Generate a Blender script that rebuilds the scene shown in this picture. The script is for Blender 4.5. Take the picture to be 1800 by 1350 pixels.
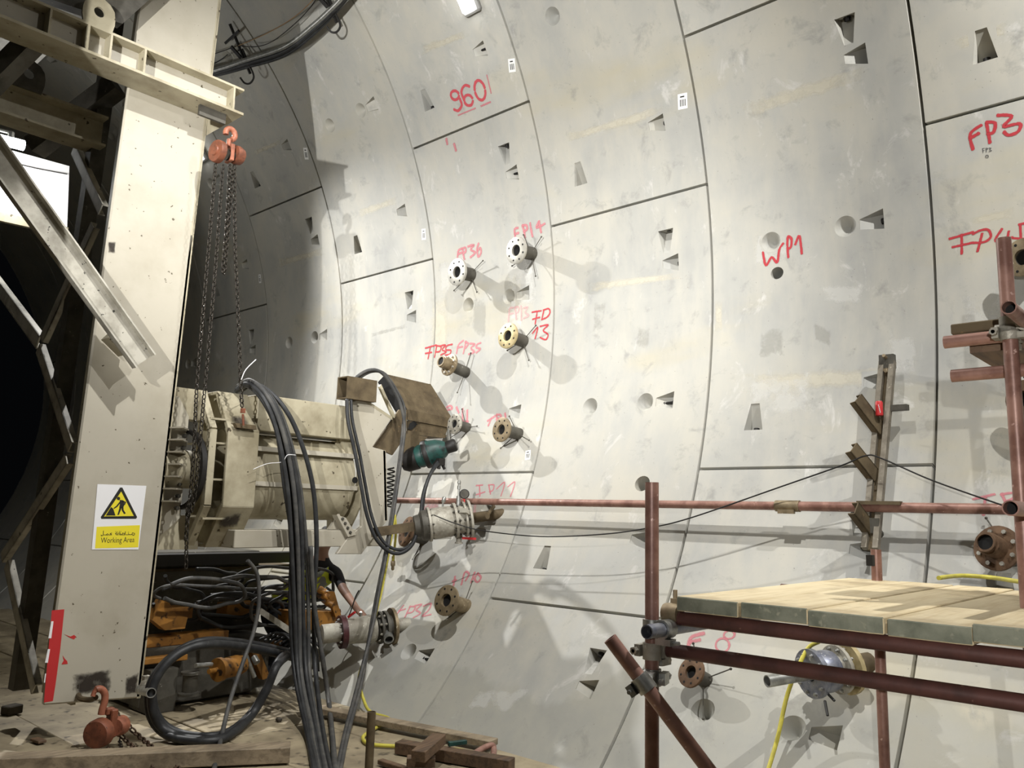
import bpy, bmesh, math, random
from mathutils import Vector, Matrix
from mathutils.geometry import delaunay_2d_cdt
random.seed(7)
for o in list(bpy.data.objects): bpy.data.objects.remove(o)
SC = bpy.context.scene
COL = SC.collection
V = Vector
# ------------------------------------------------------------------ camera
# metres; x = across the tunnel (lining on the right), y = along the tunnel, z = up, deck at z = 0
F_PX, YAW, PITCH, ROLL = 1454.88, 0.8320, 0.1546, 0.0262
R = 5.1                      # inner radius of the lining
AXZ = 3.748                  # height of the tunnel axis above the deck
RW = 1.8028                  # ring width
RO = 10.6830                 # y of ring joint 0
CAM = V((-1.3005, 0.0, 1.7086))
FW = V((math.sin(YAW)*math.cos(PITCH), math.cos(YAW)*math.cos(PITCH), math.sin(PITCH)))
_r = FW.cross(V((0,0,1))).normalized(); _u = _r.cross(FW)
RT = _r*math.cos(ROLL) + _u*math.sin(ROLL)
UP = -_r*math.sin(ROLL) + _u*math.cos(ROLL)
cd = bpy.data.cameras.new('camera'); cam = bpy.data.objects.new('camera', cd); COL.objects.link(cam)
cd.sensor_fit = 'HORIZONTAL'; cd.sensor_width = 36; cd.lens = 36*F_PX/1800; cd.clip_start = .02; cd.clip_end = 200
cam.matrix_world = Matrix(((RT.x,UP.x,-FW.x,CAM.x),(RT.y,UP.y,-FW.y,CAM.y),(RT.z,UP.z,-FW.z,CAM.z),(0,0,0,1)))
SC.camera = cam
# ------------------------------------------------------------------ world, exposure
SC.view_settings.view_transform = 'Standard'; SC.view_settings.look = 'None'
SC.view_settings.exposure = -0.06; SC.view_settings.gamma = 1; SC.view_settings.use_curve_mapping = False
wd = bpy.data.worlds.new('world'); SC.world = wd; wd.use_nodes = True
wd.node_tree.nodes['Background'].inputs[0].default_value = (.75,.85,1,1)
wd.node_tree.nodes['Background'].inputs[1].default_value = 0.002
# ------------------------------------------------------------------ lamps (their housings are built further down)
LAMP_ACROSS = V((-3.0, 2.4, 3.9))      # floodlight on the opposite side of the tunnel
LAMP_BEHIND = V((3.1, -0.8, 6.5))      # floodlight high on the lining beyond the right edge
LAMP_OVER = V((1.6, 2.5, 7.4))         # floodlight hung under the crown
LAMP_FAR = V((3.1, 10.4, 6.7))         # floodlight behind the head of the column
LAMP_WALL = V((3.75, 5.62, 6.9))       # lamp fixed high on the lining
WARM = (1, .99, .965)
LAMP_LOW = V((-3.0, -0.75, 2.05))      # work light on the opposite side, low behind the photographer
def spot(name, loc, target, energy, size, angle, color, blend=.6):
    l = bpy.data.lights.new(name, 'SPOT'); l.energy = energy; l.shadow_soft_size = size
    l.spot_size = math.radians(angle); l.spot_blend = blend; l.color = color
    o = bpy.data.objects.new(name, l); COL.objects.link(o); o.location = loc
    o.rotation_euler = (V(target)-V(loc)).to_track_quat('-Z','Y').to_euler()
    return o
def point(name, loc, energy, size, color):
    l = bpy.data.lights.new(name, 'POINT'); l.energy = energy; l.shadow_soft_size = size; l.color = color
    o = bpy.data.objects.new(name, l); COL.objects.link(o); o.location = loc; return o
spot('flood_light_across', LAMP_ACROSS, (4.9,6.1,5.0), 2900, .03, 60, WARM, .8)
spot('flood_light_right', LAMP_BEHIND, (4.3,2.6,1.2), 900, .03, 130, WARM, .8)
spot('flood_light_over', LAMP_OVER, (2.7,5.7,0.9), 1450, .05, 96, WARM, .7)
spot('flood_light_far', LAMP_FAR, (4.2,5.2,0.9), 1900, .05, 80, WARM, .8)
spot('work_light_low', LAMP_LOW, (4.9,1.3,2.2), 700, .015, 40, WARM, .7)
spot('wall_lamp_light', LAMP_WALL, (3.0,5.7,1.0), 30, .06, 150, WARM, .9)

# ------------------------------------------------------------------ pixel helpers (photo frame 1800 x 1350)
def ray(x,y): return FW + RT*((x-900)/F_PX) - UP*((y-675)/F_PX)
def pD(x,y,D): return CAM + ray(x,y)*D
def pX(x,y,v): d=ray(x,y); return CAM + d*((v-CAM.x)/d.x)
def pY(x,y,v): d=ray(x,y); return CAM + d*((v-CAM.y)/d.y)
def pZ(x,y,v): d=ray(x,y); return CAM + d*((v-CAM.z)/d.z)
def wp(x,y,g=0.0):           # point on the lining (g metres in front of it) seen at a pixel
    d=ray(x,y); r=R-g; cz=CAM.z-AXZ
    a=d.x*d.x+d.z*d.z; b=CAM.x*d.x+cz*d.z; c=CAM.x**2+cz*cz-r*r
    t=(-b+math.sqrt(max(b*b-a*c,0)))/a
    return CAM+d*t
def cyl2w(y,a,r=R): return V((r*math.cos(a), y, AXZ+r*math.sin(a)))
def w2cyl(P): return P.y, math.atan2(P.z-AXZ,P.x)
def inn(P):                  # unit vector pointing from the lining to the tunnel axis
    n=V((-P.x,0,AXZ-P.z)); return n.normalized()
def depth(P): return (P-CAM).dot(FW)
def pxm(P): return depth(P)/F_PX        # metres per pixel at P
# ------------------------------------------------------------------ mesh helper
def pYc(x,y,v,zmin=.03):
    P=pY(x,y,v)
    return P if P.z>=zmin else pZ(x,y,zmin)
class MB:
    def __init__(s): s.v=[]; s.f=[]; s.s=[]
    def add(s, vs, fs, smooth=False):
        b=len(s.v); s.v += [V(v) for v in vs]
        for f in fs: s.f.append(tuple(i+b for i in f)); s.s.append(smooth)
        return s
    def box(s, c, size, M=None):
        hx,hy,hz=[k/2 for k in size]; c=V(c)
        vs=[V((x,y,z)) for x in(-hx,hx) for y in(-hy,hy) for z in(-hz,hz)]
        vs=[(M@v if M else v)+c for v in vs]
        return s.add(vs,[(0,1,3,2),(4,6,7,5),(0,4,5,1),(2,3,7,6),(0,2,6,4),(1,5,7,3)])
    def bb(s, a, b):
        a=V(a);b=V(b); return s.box((a+b)/2,[abs(b[i]-a[i]) for i in range(3)])
    def bar(s, p0, p1, w, h, up=(0,0,1)):
        p0=V(p0);p1=V(p1);z=(p1-p0).normalized();x=V(up).cross(z)
        if x.length<1e-4: x=V((1,0,0)).cross(z)
        x.normalize();y=z.cross(x)
        vs=[]
        for p in(p0,p1):
            for a,b in((-1,-1),(1,-1),(1,1),(-1,1)): vs.append(p+x*a*w/2+y*b*h/2)
        return s.add(vs,[(3,2,1,0),(4,5,6,7),(0,1,5,4),(1,2,6,5),(2,3,7,6),(3,0,4,7)])
    def prism(s, poly, o, ux, uy, d):         # polygon in (ux,uy), extruded by vector d
        o=V(o);ux=V(ux);uy=V(uy);d=V(d);n=len(poly)
        if ux.cross(uy).dot(d)<0: poly=poly[::-1]
        a=[o+ux*x+uy*y for x,y in poly]; b=[q+d for q in a]
        fs=[tuple(range(n-1,-1,-1)),tuple(range(n,2*n))]+[(i,(i+1)%n,n+(i+1)%n,n+i) for i in range(n)]
        return s.add(a+b,fs)
    def slab(s, pts, d):                      # world polygon extruded by vector d
        pts=[V(q) for q in pts]; d=V(d); n=len(pts)
        nn=(pts[1]-pts[0]).cross(pts[2]-pts[0])
        if nn.dot(d)<0: pts=pts[::-1]
        b=[q+d for q in pts]
        fs=[tuple(range(n-1,-1,-1)),tuple(range(n,2*n))]+[(i,(i+1)%n,n+(i+1)%n,n+i) for i in range(n)]
        return s.add(pts+b,fs)
    def tube(s, path, r, n=10, caps=True, closed=False):
        path=[V(q) for q in path]; m=len(path); rr=r if isinstance(r,(list,tuple)) else [r]*m
        t0=(path[1]-path[0]).normalized(); x=t0.orthogonal().normalized(); vs=[]
        for i in range(m):
            if closed: t=(path[(i+1)%m]-path[i-1]).normalized()
            elif i==0: t=t0
            elif i==m-1: t=(path[-1]-path[-2]).normalized()
            else: t=(path[i+1]-path[i-1]).normalized()
            x=(x-t*x.dot(t))
            if x.length<1e-6: x=t.orthogonal()
            x.normalize(); y=t.cross(x)
            for k in range(n):
                a=2*math.pi*k/n; vs.append(path[i]+(x*math.cos(a)+y*math.sin(a))*rr[i])
        fs=[]
        for i in range(m if closed else m-1):
            j=(i+1)%m
            for k in range(n): fs.append((i*n+k,i*n+(k+1)%n,j*n+(k+1)%n,j*n+k))
        s.add(vs,fs,True)
        if caps and not closed:
            b=len(s.v)-len(vs)
            s.f.append(tuple(b+k for k in range(n-1,-1,-1))); s.s.append(False)
            s.f.append(tuple(b+(m-1)*n+k for k in range(n))); s.s.append(False)
        return s
    def cyl(s,p0,p1,r,n=16,r1=None): return s.tube([p0,p1],[r,r if r1 is None else r1],n)
    def lathe(s, prof, o, ax, n=24, closed=False):       # prof = [(radius, height along ax)]
        o=V(o);z=V(ax).normalized();x=z.orthogonal().normalized();y=z.cross(x);m=len(prof);vs=[]
        for r,h in prof:
            for k in range(n):
                a=2*math.pi*k/n; vs.append(o+z*h+(x*math.cos(a)+y*math.sin(a))*r)
        fs=[]
        for i in range(m if closed else m-1):
            j=(i+1)%m
            for k in range(n): fs.append((i*n+k,i*n+(k+1)%n,j*n+(k+1)%n,j*n+k))
        sharp=True
        b=len(s.v); s.add(vs,fs,True)
        if not closed:
            if prof[0][0]>1e-5: s.f.append(tuple(b+k for k in range(n-1,-1,-1))); s.s.append(False)
            if prof[-1][0]>1e-5: s.f.append(tuple(b+(m-1)*n+k for k in range(n))); s.s.append(False)
        return s
    def pipe(s,p0,p1,ro,ri,n=20):
        p0=V(p0);p1=V(p1);L=(p1-p0).length
        return s.lathe([(ro,0),(ro,L),(ri,L),(ri,0)],p0,p1-p0,n,True)
    def sphere(s,c,r,n=10,sc=(1,1,1)):
        c=V(c);m=max(4,n//2+1);pr=[]
        vs=[];fs=[]
        for i in range(m+1):
            th=math.pi*i/m
            for k in range(n):
                a=2*math.pi*k/n; vs.append(c+V((r*sc[0]*math.sin(th)*math.cos(a),r*sc[1]*math.sin(th)*math.sin(a),r*sc[2]*math.cos(th))))
        for i in range(m):
            for k in range(n): fs.append((i*n+k,(i+1)*n+k,(i+1)*n+(k+1)%n,i*n+(k+1)%n))
        return s.add(vs,fs,True)
    def hexnut(s,p,ax,r,h): return s.lathe([(r,0),(r,h)],p,ax,6)
    def mesh(s,name,org):
        me=bpy.data.meshes.new(name); me.from_pydata([v-org for v in s.v],[],s.f)
        me.polygons.foreach_set('use_smooth',s.s); me.validate(); me.update()
        return me
    def build(s,name,mat,parent=None,org=None,bevel=0,sharp=True):
        lo=V((min(v.x for v in s.v),min(v.y for v in s.v),min(v.z for v in s.v)))
        hi=V((max(v.x for v in s.v),max(v.y for v in s.v),max(v.z for v in s.v)))
        if org is None: org=V(((lo.x+hi.x)/2,(lo.y+hi.y)/2,lo.z))
        me=s.mesh(name,V(org)); o=bpy.data.objects.new(name,me); COL.objects.link(o)
        for m in (mat if isinstance(mat,(list,tuple)) else [mat]): me.materials.append(m)
        o.location=org
        if sharp and any(s.s): me.set_sharp_from_angle(angle=math.radians(38))
        if bevel:
            b=o.modifiers.new('bevel','BEVEL'); b.width=bevel; b.segments=1; b.limit_method='ANGLE'; b.angle_limit=math.radians(50)
        if parent is not None: adopt(o,parent)
        return o
WM={}
def adopt(o,parent):
    # every object here is placed by translation only, so the inverse is a translation too
    w=V((0,0,0)); q=parent
    w=WM.get(q.name, q.location.copy())
    WM[o.name]=o.location.copy()
    o.parent=parent; o.matrix_parent_inverse=Matrix.Translation(-w)
def tag(o,label=None,cat=None,group=None,kind=None):
    if label: o['label']=label
    if cat: o['category']=cat
    if group: o['group']=group
    if kind: o['kind']=kind
    return o
def thing(name,label,cat,loc,group=None,kind=None):
    o=bpy.data.objects.new(name,None); COL.objects.link(o); o.location=loc; o.empty_display_size=.1
    return tag(o,label,cat,group,kind)
def smooth_path(pts,n=8,closed=False):
    pts=[V(q) for q in pts]; out=[]; m=len(pts)
    for i in range(m if closed else m-1):
        if closed: a,b,c,d=pts[i-1],pts[i],pts[(i+1)%m],pts[(i+2)%m]
        else: a=pts[max(i-1,0)];b=pts[i];c=pts[i+1];d=pts[min(i+2,m-1)]
        for k in range(n):
            t=k/n;t2=t*t;t3=t2*t
            out.append(.5*((2*b)+(c-a)*t+(2*a-5*b+4*c-d)*t2+(3*b-a-3*c+d)*t3))
    if not closed: out.append(pts[-1])
    return out
# ------------------------------------------------------------------ materials
def srgb(h):
    h=h.lstrip('#'); c=[int(h[i:i+2],16)/255 for i in(0,2,4)]
    return tuple((x/12.92 if x<=.04045 else ((x+.055)/1.055)**2.4) for x in c)+(1,)
def nodes(name):
    m=bpy.data.materials.new(name); m.use_nodes=True; nt=m.node_tree
    return m,nt,nt.nodes,nt.links,nt.nodes['Principled BSDF']
def ramp(N,Lk,src,stops):
    r=N.new('ShaderNodeValToRGB'); e=r.color_ramp.elements
    while len(e)<len(stops): e.new(.5)
    for k,(p,c) in enumerate(stops): e[k].position=p; e[k].color=c if len(c)==4 else tuple(c)+(1,)
    Lk.new(src,r.inputs[0]); return r.outputs[0]
def noise(N,Lk,co,scale,detail=4,rough=.55,dist=0):
    n=N.new('ShaderNodeTexNoise'); n.inputs['Scale'].default_value=scale; n.inputs['Detail'].default_value=detail
    n.inputs['Roughness'].default_value=rough; n.inputs['Distortion'].default_value=dist
    if co is not None: Lk.new(co,n.inputs['Vector'])
    return n.outputs['Fac']
def mix(N,Lk,fac,a,b,mode='MIX'):
    m=N.new('ShaderNodeMix'); m.data_type='RGBA'; m.blend_type=mode
    for sock,val in((m.inputs[0],fac),(m.inputs[6],a),(m.inputs[7],b)):
        if isinstance(val,(float,int)): sock.default_value=val
        elif isinstance(val,tuple): sock.default_value=val
        else: Lk.new(val,sock)
    return m.outputs[2]
def vmath(N,Lk,a,vec):
    m=N.new('ShaderNodeVectorMath'); m.operation='MULTIPLY'; Lk.new(a,m.inputs[0]); m.inputs[1].default_value=vec; return m.outputs[0]
def fmath(N,Lk,op,a,b):
    m=N.new('ShaderNodeMath'); m.operation=op
    for i,val in enumerate((a,b)):
        if isinstance(val,(float,int)): m.inputs[i].default_value=val
        else: Lk.new(val,m.inputs[i])
    return m.outputs[0]
def bump(N,Lk,B,h,strength=.2,dist=.01):
    b=N.new('ShaderNodeBump'); b.inputs['Strength'].default_value=strength; b.inputs['Distance'].default_value=dist
    Lk.new(h,b.inputs['Height']); Lk.new(b.outputs[0],B.inputs['Normal'])
def worldpos(N): return N.new('ShaderNodeNewGeometry').outputs['Position']
def objco(N): return N.new('ShaderNodeTexCoord').outputs['Object']
def mottled(name,base,dark,scale=6,thr=(.45,.62),rough=.6,metal=0,spots=None,sscale=40,sthr=(.66,.7),bmp=.15,amount=.8,spec=.4):
    """base paint/metal with soft blotches of a second colour and hard specks of a third"""
    m,nt,N,Lk,B=nodes(name); co=worldpos(N)
    f=ramp(N,Lk,noise(N,Lk,co,scale,6,.6),[(thr[0],(0,0,0)),(thr[1],(amount,)*3)])
    c=mix(N,Lk,f,base,dark)
    if spots:
        f2=ramp(N,Lk,noise(N,Lk,co,sscale,3,.5),[(sthr[0],(0,0,0)),(sthr[1],(1,1,1))]); c=mix(N,Lk,f2,c,spots)
    Lk.new(c,B.inputs['Base Color']); B.inputs['Roughness'].default_value=rough; B.inputs['Metallic'].default_value=metal
    B.inputs['Specular IOR Level'].default_value=spec
    if bmp: bump(N,Lk,B,noise(N,Lk,co,sscale*1.5,4),bmp,.004)
    return m
def plain(name,c,rough=.6,metal=0,emit=None,es=1):
    m,nt,N,Lk,B=nodes(name); B.inputs['Base Color'].default_value=c; B.inputs['Roughness'].default_value=rough; B.inputs['Metallic'].default_value=metal
    if emit: B.inputs['Emission Color'].default_value=emit; B.inputs['Emission Strength'].default_value=es
    return m
M={}
def concrete():
    m,nt,N,Lk,B=nodes('precast_concrete'); co=worldpos(N)
    big=noise(N,Lk,co,.9,5,.62,.3); st=noise(N,Lk,vmath(N,Lk,co,(2.2,2.6,.7)),1.5,6,.65); fine=noise(N,Lk,co,26,4,.6)
    c=ramp(N,Lk,big,[(.3,srgb('#b4b4b0')),(.5,srgb('#c4c3bc')),(.7,srgb('#d0ccbf'))])
    c=mix(N,Lk,ramp(N,Lk,st,[(.42,(0,0,0)),(.68,(.55,.55,.55))]),c,srgb('#d8d3c4'))
    warm=noise(N,Lk,vmath(N,Lk,co,(1,.5,1.6)),.8,4,.6)
    c=mix(N,Lk,ramp(N,Lk,warm,[(.56,(0,0,0)),(.72,(.5,.5,.5))]),c,srgb('#cfc4a2'))
    lime=noise(N,Lk,vmath(N,Lk,co,(1.4,1.4,.8)),2.4,7,.7,.6)
    c=mix(N,Lk,ramp(N,Lk,lime,[(.6,(0,0,0)),(.69,(.75,.75,.75))]),c,srgb('#e6e4de'))
    grey=noise(N,Lk,vmath(N,Lk,co,(1,1,1)),4.3,6,.68,.4)
    c=mix(N,Lk,ramp(N,Lk,grey,[(.57,(0,0,0)),(.72,(.6,.6,.6))]),c,srgb('#9b9b97'))
    sp=noise(N,Lk,co,55,2,.5)
    c=mix(N,Lk,ramp(N,Lk,sp,[(.735,(0,0,0)),(.76,(.6,.6,.6))]),c,srgb('#7d7b74'))
    sx=N.new('ShaderNodeSeparateXYZ'); Lk.new(co,sx.inputs[0])
    zz=fmath(N,Lk,'ADD',sx.outputs['Z'],fmath(N,Lk,'MULTIPLY',fmath(N,Lk,'SUBTRACT',noise(N,Lk,vmath(N,Lk,co,(1,1,.3)),1.3,5,.6),.5),1.1))
    zz=fmath(N,Lk,'ADD',zz,fmath(N,Lk,'MULTIPLY',fmath(N,Lk,'SUBTRACT',sx.outputs['Y'],5.0),.06))
    wet=ramp(N,Lk,zz,[(.36,(1,1,1)),(.44,(0,0,0))])
    c=mix(N,Lk,fmath(N,Lk,'MULTIPLY',wet,.38),c,srgb('#a3a296'))
    ri=N.new('ShaderNodeObjectInfo'); 
    hv=N.new('ShaderNodeHueSaturation'); Lk.new(c,hv.inputs['Color'])
    Lk.new(fmath(N,Lk,'ADD',fmath(N,Lk,'MULTIPLY',ri.outputs['Random'],.09),.70),hv.inputs['Value'])
    Lk.new(hv.outputs[0],B.inputs['Base Color'])
    Lk.new(ramp(N,Lk,st,[(.3,(.42,)*3),(.7,(.72,)*3)]),B.inputs['Roughness']); B.inputs['Specular IOR Level'].default_value=.35
    bump(N,Lk,B,fine,.12,.004)
    return m
M['concrete']=concrete()
M['gasket']=plain('joint_gasket',srgb('#1d1d1b'),.8)
M['cream']=mottled('cream_paint',srgb('#b0aa9b'),srgb('#9f9887'),2.2,(.45,.7),.45,0,srgb('#57503f'),22,(.705,.72),.08,.7)
M['cream2']=mottled('soiled_cream_paint',srgb('#aaa28b'),srgb('#7f765f'),3.5,(.42,.7),.55,0,srgb('#4b4232'),16,(.67,.7),.1,.9)
M['dark_steel']=mottled('dark_grey_steel',srgb('#5d5a52'),srgb('#38352f'),5,(.4,.65),.6,.3,srgb('#8a867c'),30,(.7,.74),.15)
M['grey_channel']=mottled('greyed_cream_paint',srgb('#b4b0a4'),srgb('#7c776b'),5,(.42,.66),.6,.1,srgb('#3d3a34'),26,(.68,.72),.12)
M['rust']=mottled('brown_rusty_steel',srgb('#665943'),srgb('#463b2b'),7,(.4,.65),.75,.25,srgb('#7d684a'),35,(.66,.74),.25)
M['rust_red']=mottled('orange_rust',srgb('#6f5640'),srgb('#4d3a2b'),12,(.4,.65),.8,.1,srgb('#3a281c'),45,(.66,.74),.25)
M['scaf']=mottled('red_oxide_scaffold_paint',srgb('#9c776a'),srgb('#6f4d43'),9,(.40,.62),.4,.15,srgb('#c8a79c'),38,(.69,.75),.1)
M['scaf_dark']=mottled('dark_oxide_scaffold_paint',srgb('#553630'),srgb('#3a2824'),9,(.42,.66),.5,.2,srgb('#7b5a50'),38,(.7,.75),.1)
M['rail_steel']=mottled('weathered_grey_brown_steel',srgb('#827b6e'),srgb('#5f574b'),12,(.4,.65),.6,.3,srgb('#a39c8c'),34,(.66,.74),.15)
M['galv']=mottled('galvanised_steel',srgb('#b4b4b0'),srgb('#85857f'),18,(.4,.65),.38,.75,srgb('#6f6657'),40,(.69,.74),.1)
M['galv_blue']=mottled('worn_blue_tube',srgb('#8d8f97'),srgb('#6d7182'),18,(.4,.6),.4,.6,srgb('#c4c4c4'),50,(.66,.72),.1)
M['flange']=mottled('zinc_flange_steel',srgb('#c9c6bd'),srgb('#a8a498'),14,(.4,.65),.36,.55,srgb('#7a7263'),40,(.69,.74),.05)
M['flange_brass']=mottled('yellowish_zinc_flange',srgb('#c9b98f'),srgb('#9d8c63'),14,(.4,.65),.4,.5,srgb('#6a5c40'),40,(.69,.74),.05)
M['flange_old']=mottled('old_bronze_flange',srgb('#93846a'),srgb('#6b5d47'),14,(.4,.65),.5,.4,srgb('#c2b79c'),30,(.68,.74),.1)
M['valve']=mottled('grey_cement_stained_steel',srgb('#aeaa9e'),srgb('#827c70'),10,(.42,.62),.65,.3,srgb('#c9c5b8'),26,(.62,.7),.2)
M['black_iron']=plain('black_iron',srgb('#1f1d1b'),.55,.3)
M['hole']=plain('dark_bore',srgb('#0c0b0a'),.9)
M['rubber']=mottled('black_rubber',srgb('#232426'),srgb('#3c3d3e'),9,(.45,.7),.5,0,srgb('#6a6964'),60,(.72,.78),.08)
M['rubber_grey']=mottled('dusty_rubber',srgb('#3d3d3d'),srgb('#5c5a55'),9,(.42,.66),.6,0,srgb('#7c7a72'),60,(.7,.78),.08)
M['yellow_hose']=mottled('yellow_hose',srgb('#c9bf4e'),srgb('#a69c48'),9,(.42,.66),.45)
M['orange']=mottled('orange_machine_paint',srgb('#9c6c2e'),srgb('#694822'),6,(.42,.66),.5,0,srgb('#2c2118'),14,(.6,.68),.15)
M['hoist']=mottled('orange_hoist_paint',srgb('#7f4a34'),srgb('#553326'),14,(.42,.66),.5,0,srgb('#4a2f24'),45,(.64,.7),.15)
M['hoist_light']=mottled('faded_salmon_paint',srgb('#9c614a'),srgb('#6f4130'),14,(.42,.66),.5,0,srgb('#6b3a2a'),45,(.68,.73),.15)
M['chain']=mottled('dark_oily_chain',srgb('#3a352e'),srgb('#2a2622'),30,(.4,.6),.4,.7,None,40,(.7,.8),0)
M['chain_rust']=mottled('rusty_chain',srgb('#5a4636'),srgb('#3f3228'),30,(.4,.6),.6,.4,None,40,(.7,.8),0)
M['teal']=mottled('teal_motor_paint',srgb('#1f4741'),srgb('#142a27'),8,(.4,.62),.45,0,srgb('#15211f'),16,(.58,.66),.1)
M['red']=plain('red_paint',srgb('#b92a2c'),.5)
M['white']=plain('white_plastic',srgb('#e8e8ea'),.5)
M['label']=plain('white_paper_label',srgb('#eeeeec'),.6)
M['ink']=plain('black_ink',srgb('#16150f'),.6)
M['yellow']=plain('sign_yellow',srgb('#e6d62c'),.5)
M['lamp']=plain('lamp_glass',srgb('#ffffff'),.4,0,(1,.98,.95,1),14)
M['lamp2']=plain('tube_lamp_glass',srgb('#ffffff'),.4,0,(.98,1,1,1),9)
M['grey_plastic']=plain('grey_lamp_housing',srgb('#9a9a98'),.5)
M['glass']=plain('gauge_glass',srgb('#d8d8d4'),.1)
M['skin']=plain('skin',srgb('#8a6a5a'),.55)
M['shirt']=plain('black_cotton',srgb('#15151a'),.85)
M['trousers']=plain('navy_work_trousers',srgb('#20242c'),.85)
M['vest']=plain('lime_vest_cloth',srgb('#d3e23c'),.7)
M['vest_tape']=plain('grey_reflective_tape',srgb('#8d938f'),.35)
M['helmet']=plain('white_helmet',srgb('#e2e2dc'),.35)
M['hair']=plain('dark_hair',srgb('#15110e'),.7)
M['copper']=plain('copper_wire',srgb('#b0906a'),.4,.5)
M['board_end']=mottled('dirty_board_end',srgb('#7b7c6c'),srgb('#54574a'),10,(.4,.65),.85,0,srgb('#8d8b78'),30,(.62,.7),.4)
def wood(name,a,b,c,axis,rough=.7):
    m,nt,N,Lk,B=nodes(name); co=objco(N)
    sc={'x':(1.2,14,14),'y':(14,1.2,14)}[axis]
    g=noise(N,Lk,vmath(N,Lk,co,sc),2.2,6,.65,.4); bl=noise(N,Lk,co,3.1,5,.6)
    col=ramp(N,Lk,g,[(.3,b),(.55,a),(.8,a)])
    col=mix(N,Lk,ramp(N,Lk,bl,[(.52,(0,0,0)),(.68,(.75,.75,.75))]),col,c)
    ri=N.new('ShaderNodeObjectInfo'); hv=N.new('ShaderNodeHueSaturation'); Lk.new(col,hv.inputs['Color'])
    Lk.new(fmath(N,Lk,'ADD',fmath(N,Lk,'MULTIPLY',ri.outputs['Random'],.2),.88),hv.inputs['Value'])
    Lk.new(hv.outputs[0],B.inputs['Base Color']); B.inputs['Roughness'].default_value=rough
    bump(N,Lk,B,g,.25,.006); return m
M['plank']=wood('pale_scaffold_board',srgb('#d6c6a2'),srgb('#c2ae86'),srgb('#9c8a6a'),'x')
M['timber']=wood('weathered_timber',srgb('#a3927a'),srgb('#6f6250'),srgb('#5a4e40'),'y')
M['timber_x']=wood('weathered_timber_across',srgb('#9a8b74'),srgb('#6f6250'),srgb('#55493b'),'x')
M['darkwood']=wood('dark_wet_timber',srgb('#6b543f'),srgb('#453629'),srgb('#33281f'),'x')
M['deck']=mottled('muddy_deck',srgb('#a1947a'),srgb('#6f6452'),2.6,(.4,.66),.6,0,srgb('#4a4236'),9,(.6,.72),.3,.8,.5)
M['mud']=mottled('dark_mud',srgb('#4a4338'),srgb('#2c2822'),3,(.4,.6),.8)
def decal(name,c,c2,nscale,lo,hi,maxa=1.0,rough=.7):
    """paint or mortar film on the lining: soft edges from the mesh attribute 'edge', broken up by noise"""
    m,nt,N,Lk,B=nodes(name); co=worldpos(N)
    at=N.new('ShaderNodeAttribute'); at.attribute_name='edge'
    n=noise(N,Lk,co,nscale,5,.65)
    a=ramp(N,Lk,fmath(N,Lk,'ADD',at.outputs['Fac'],fmath(N,Lk,'MULTIPLY',fmath(N,Lk,'SUBTRACT',n,.5),1.1)),[(lo,(0,0,0)),(hi,(maxa,)*3)])
    Lk.new(a,B.inputs['Alpha'])
    Lk.new(mix(N,Lk,n,c,c2),B.inputs['Base Color']); B.inputs['Roughness'].default_value=rough
    return m
M['spray']=decal('red_spray_paint',srgb('#a8222c'),srgb('#bc3a42'),30,.25,.6,.95)
M['spray_faded']=decal('faded_red_spray_paint',srgb('#c46a74'),srgb('#d2898f'),24,.2,.8,.75)
M['spray_pale']=decal('washed_red_spray_paint',srgb('#d09a9c'),srgb('#dcb4b2'),20,.35,.9,.6)
M['stencil']=decal('red_stencil_paint',srgb('#b8404a'),srgb('#c4555c'),30,.1,.3,.95)
M['mortar']=decal('cream_mortar_smear',srgb('#d6cdb4'),srgb('#ddd8c8'),9,.5,1.2,.5)
M['mortar_dark']=decal('grey_mortar_smear',srgb('#9f9f99'),srgb('#b0aea4'),5,.8,1.3,.35)
M['mortar_white']=decal('white_lime_smear',srgb('#e3e2de'),srgb('#d9d8d2'),6,.85,1.35,.4)
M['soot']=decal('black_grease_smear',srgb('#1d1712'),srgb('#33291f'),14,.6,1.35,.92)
M['pencil']=decal('pencil_mark',srgb('#4a4a4a'),srgb('#5a5a5a'),30,.1,.4,.85)
# ================================================================== SETTING: tunnel lining
wall_r=tag(bpy.data.objects.new('wall_right',None),'pale precast concrete tunnel lining with bolt pockets','wall',kind='structure'); COL.objects.link(wall_r)
wall_l=tag(bpy.data.objects.new('wall_left',None),'far side of the precast concrete tunnel lining','wall',kind='structure'); COL.objects.link(wall_l)
ceil_=tag(bpy.data.objects.new('ceiling',None),'crown of the precast concrete tunnel lining','ceiling',kind='structure'); COL.objects.link(ceil_)
SEG=math.radians(43.5); A_TOP=math.radians(24.75); B_TOP=math.radians(10.2)
WED=[ # four corners: narrow, narrow, wide, wide (s from the near ring joint, t = arc from segment centre), key
 ('c',(.42,1.405),(.49,1.405),(.535,1.62),(.375,1.62)),
 ('b',(.503,1.268),(.503,1.338),(.335,1.375),(.335,1.213)),
 ('b',(.517,-.046),(.517,.036),(.337,.084),(.337,-.077)),
 ('c',(1.40,-1.383),(1.325,-1.383),(1.28,-1.61),(1.44,-1.61)),
 ('b',(.505,-1.312),(.505,-1.238),(.34,-1.203),(.34,-1.36))]
CONES=[(.63,.005,.085),(1.25,.005,.085)]
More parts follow.
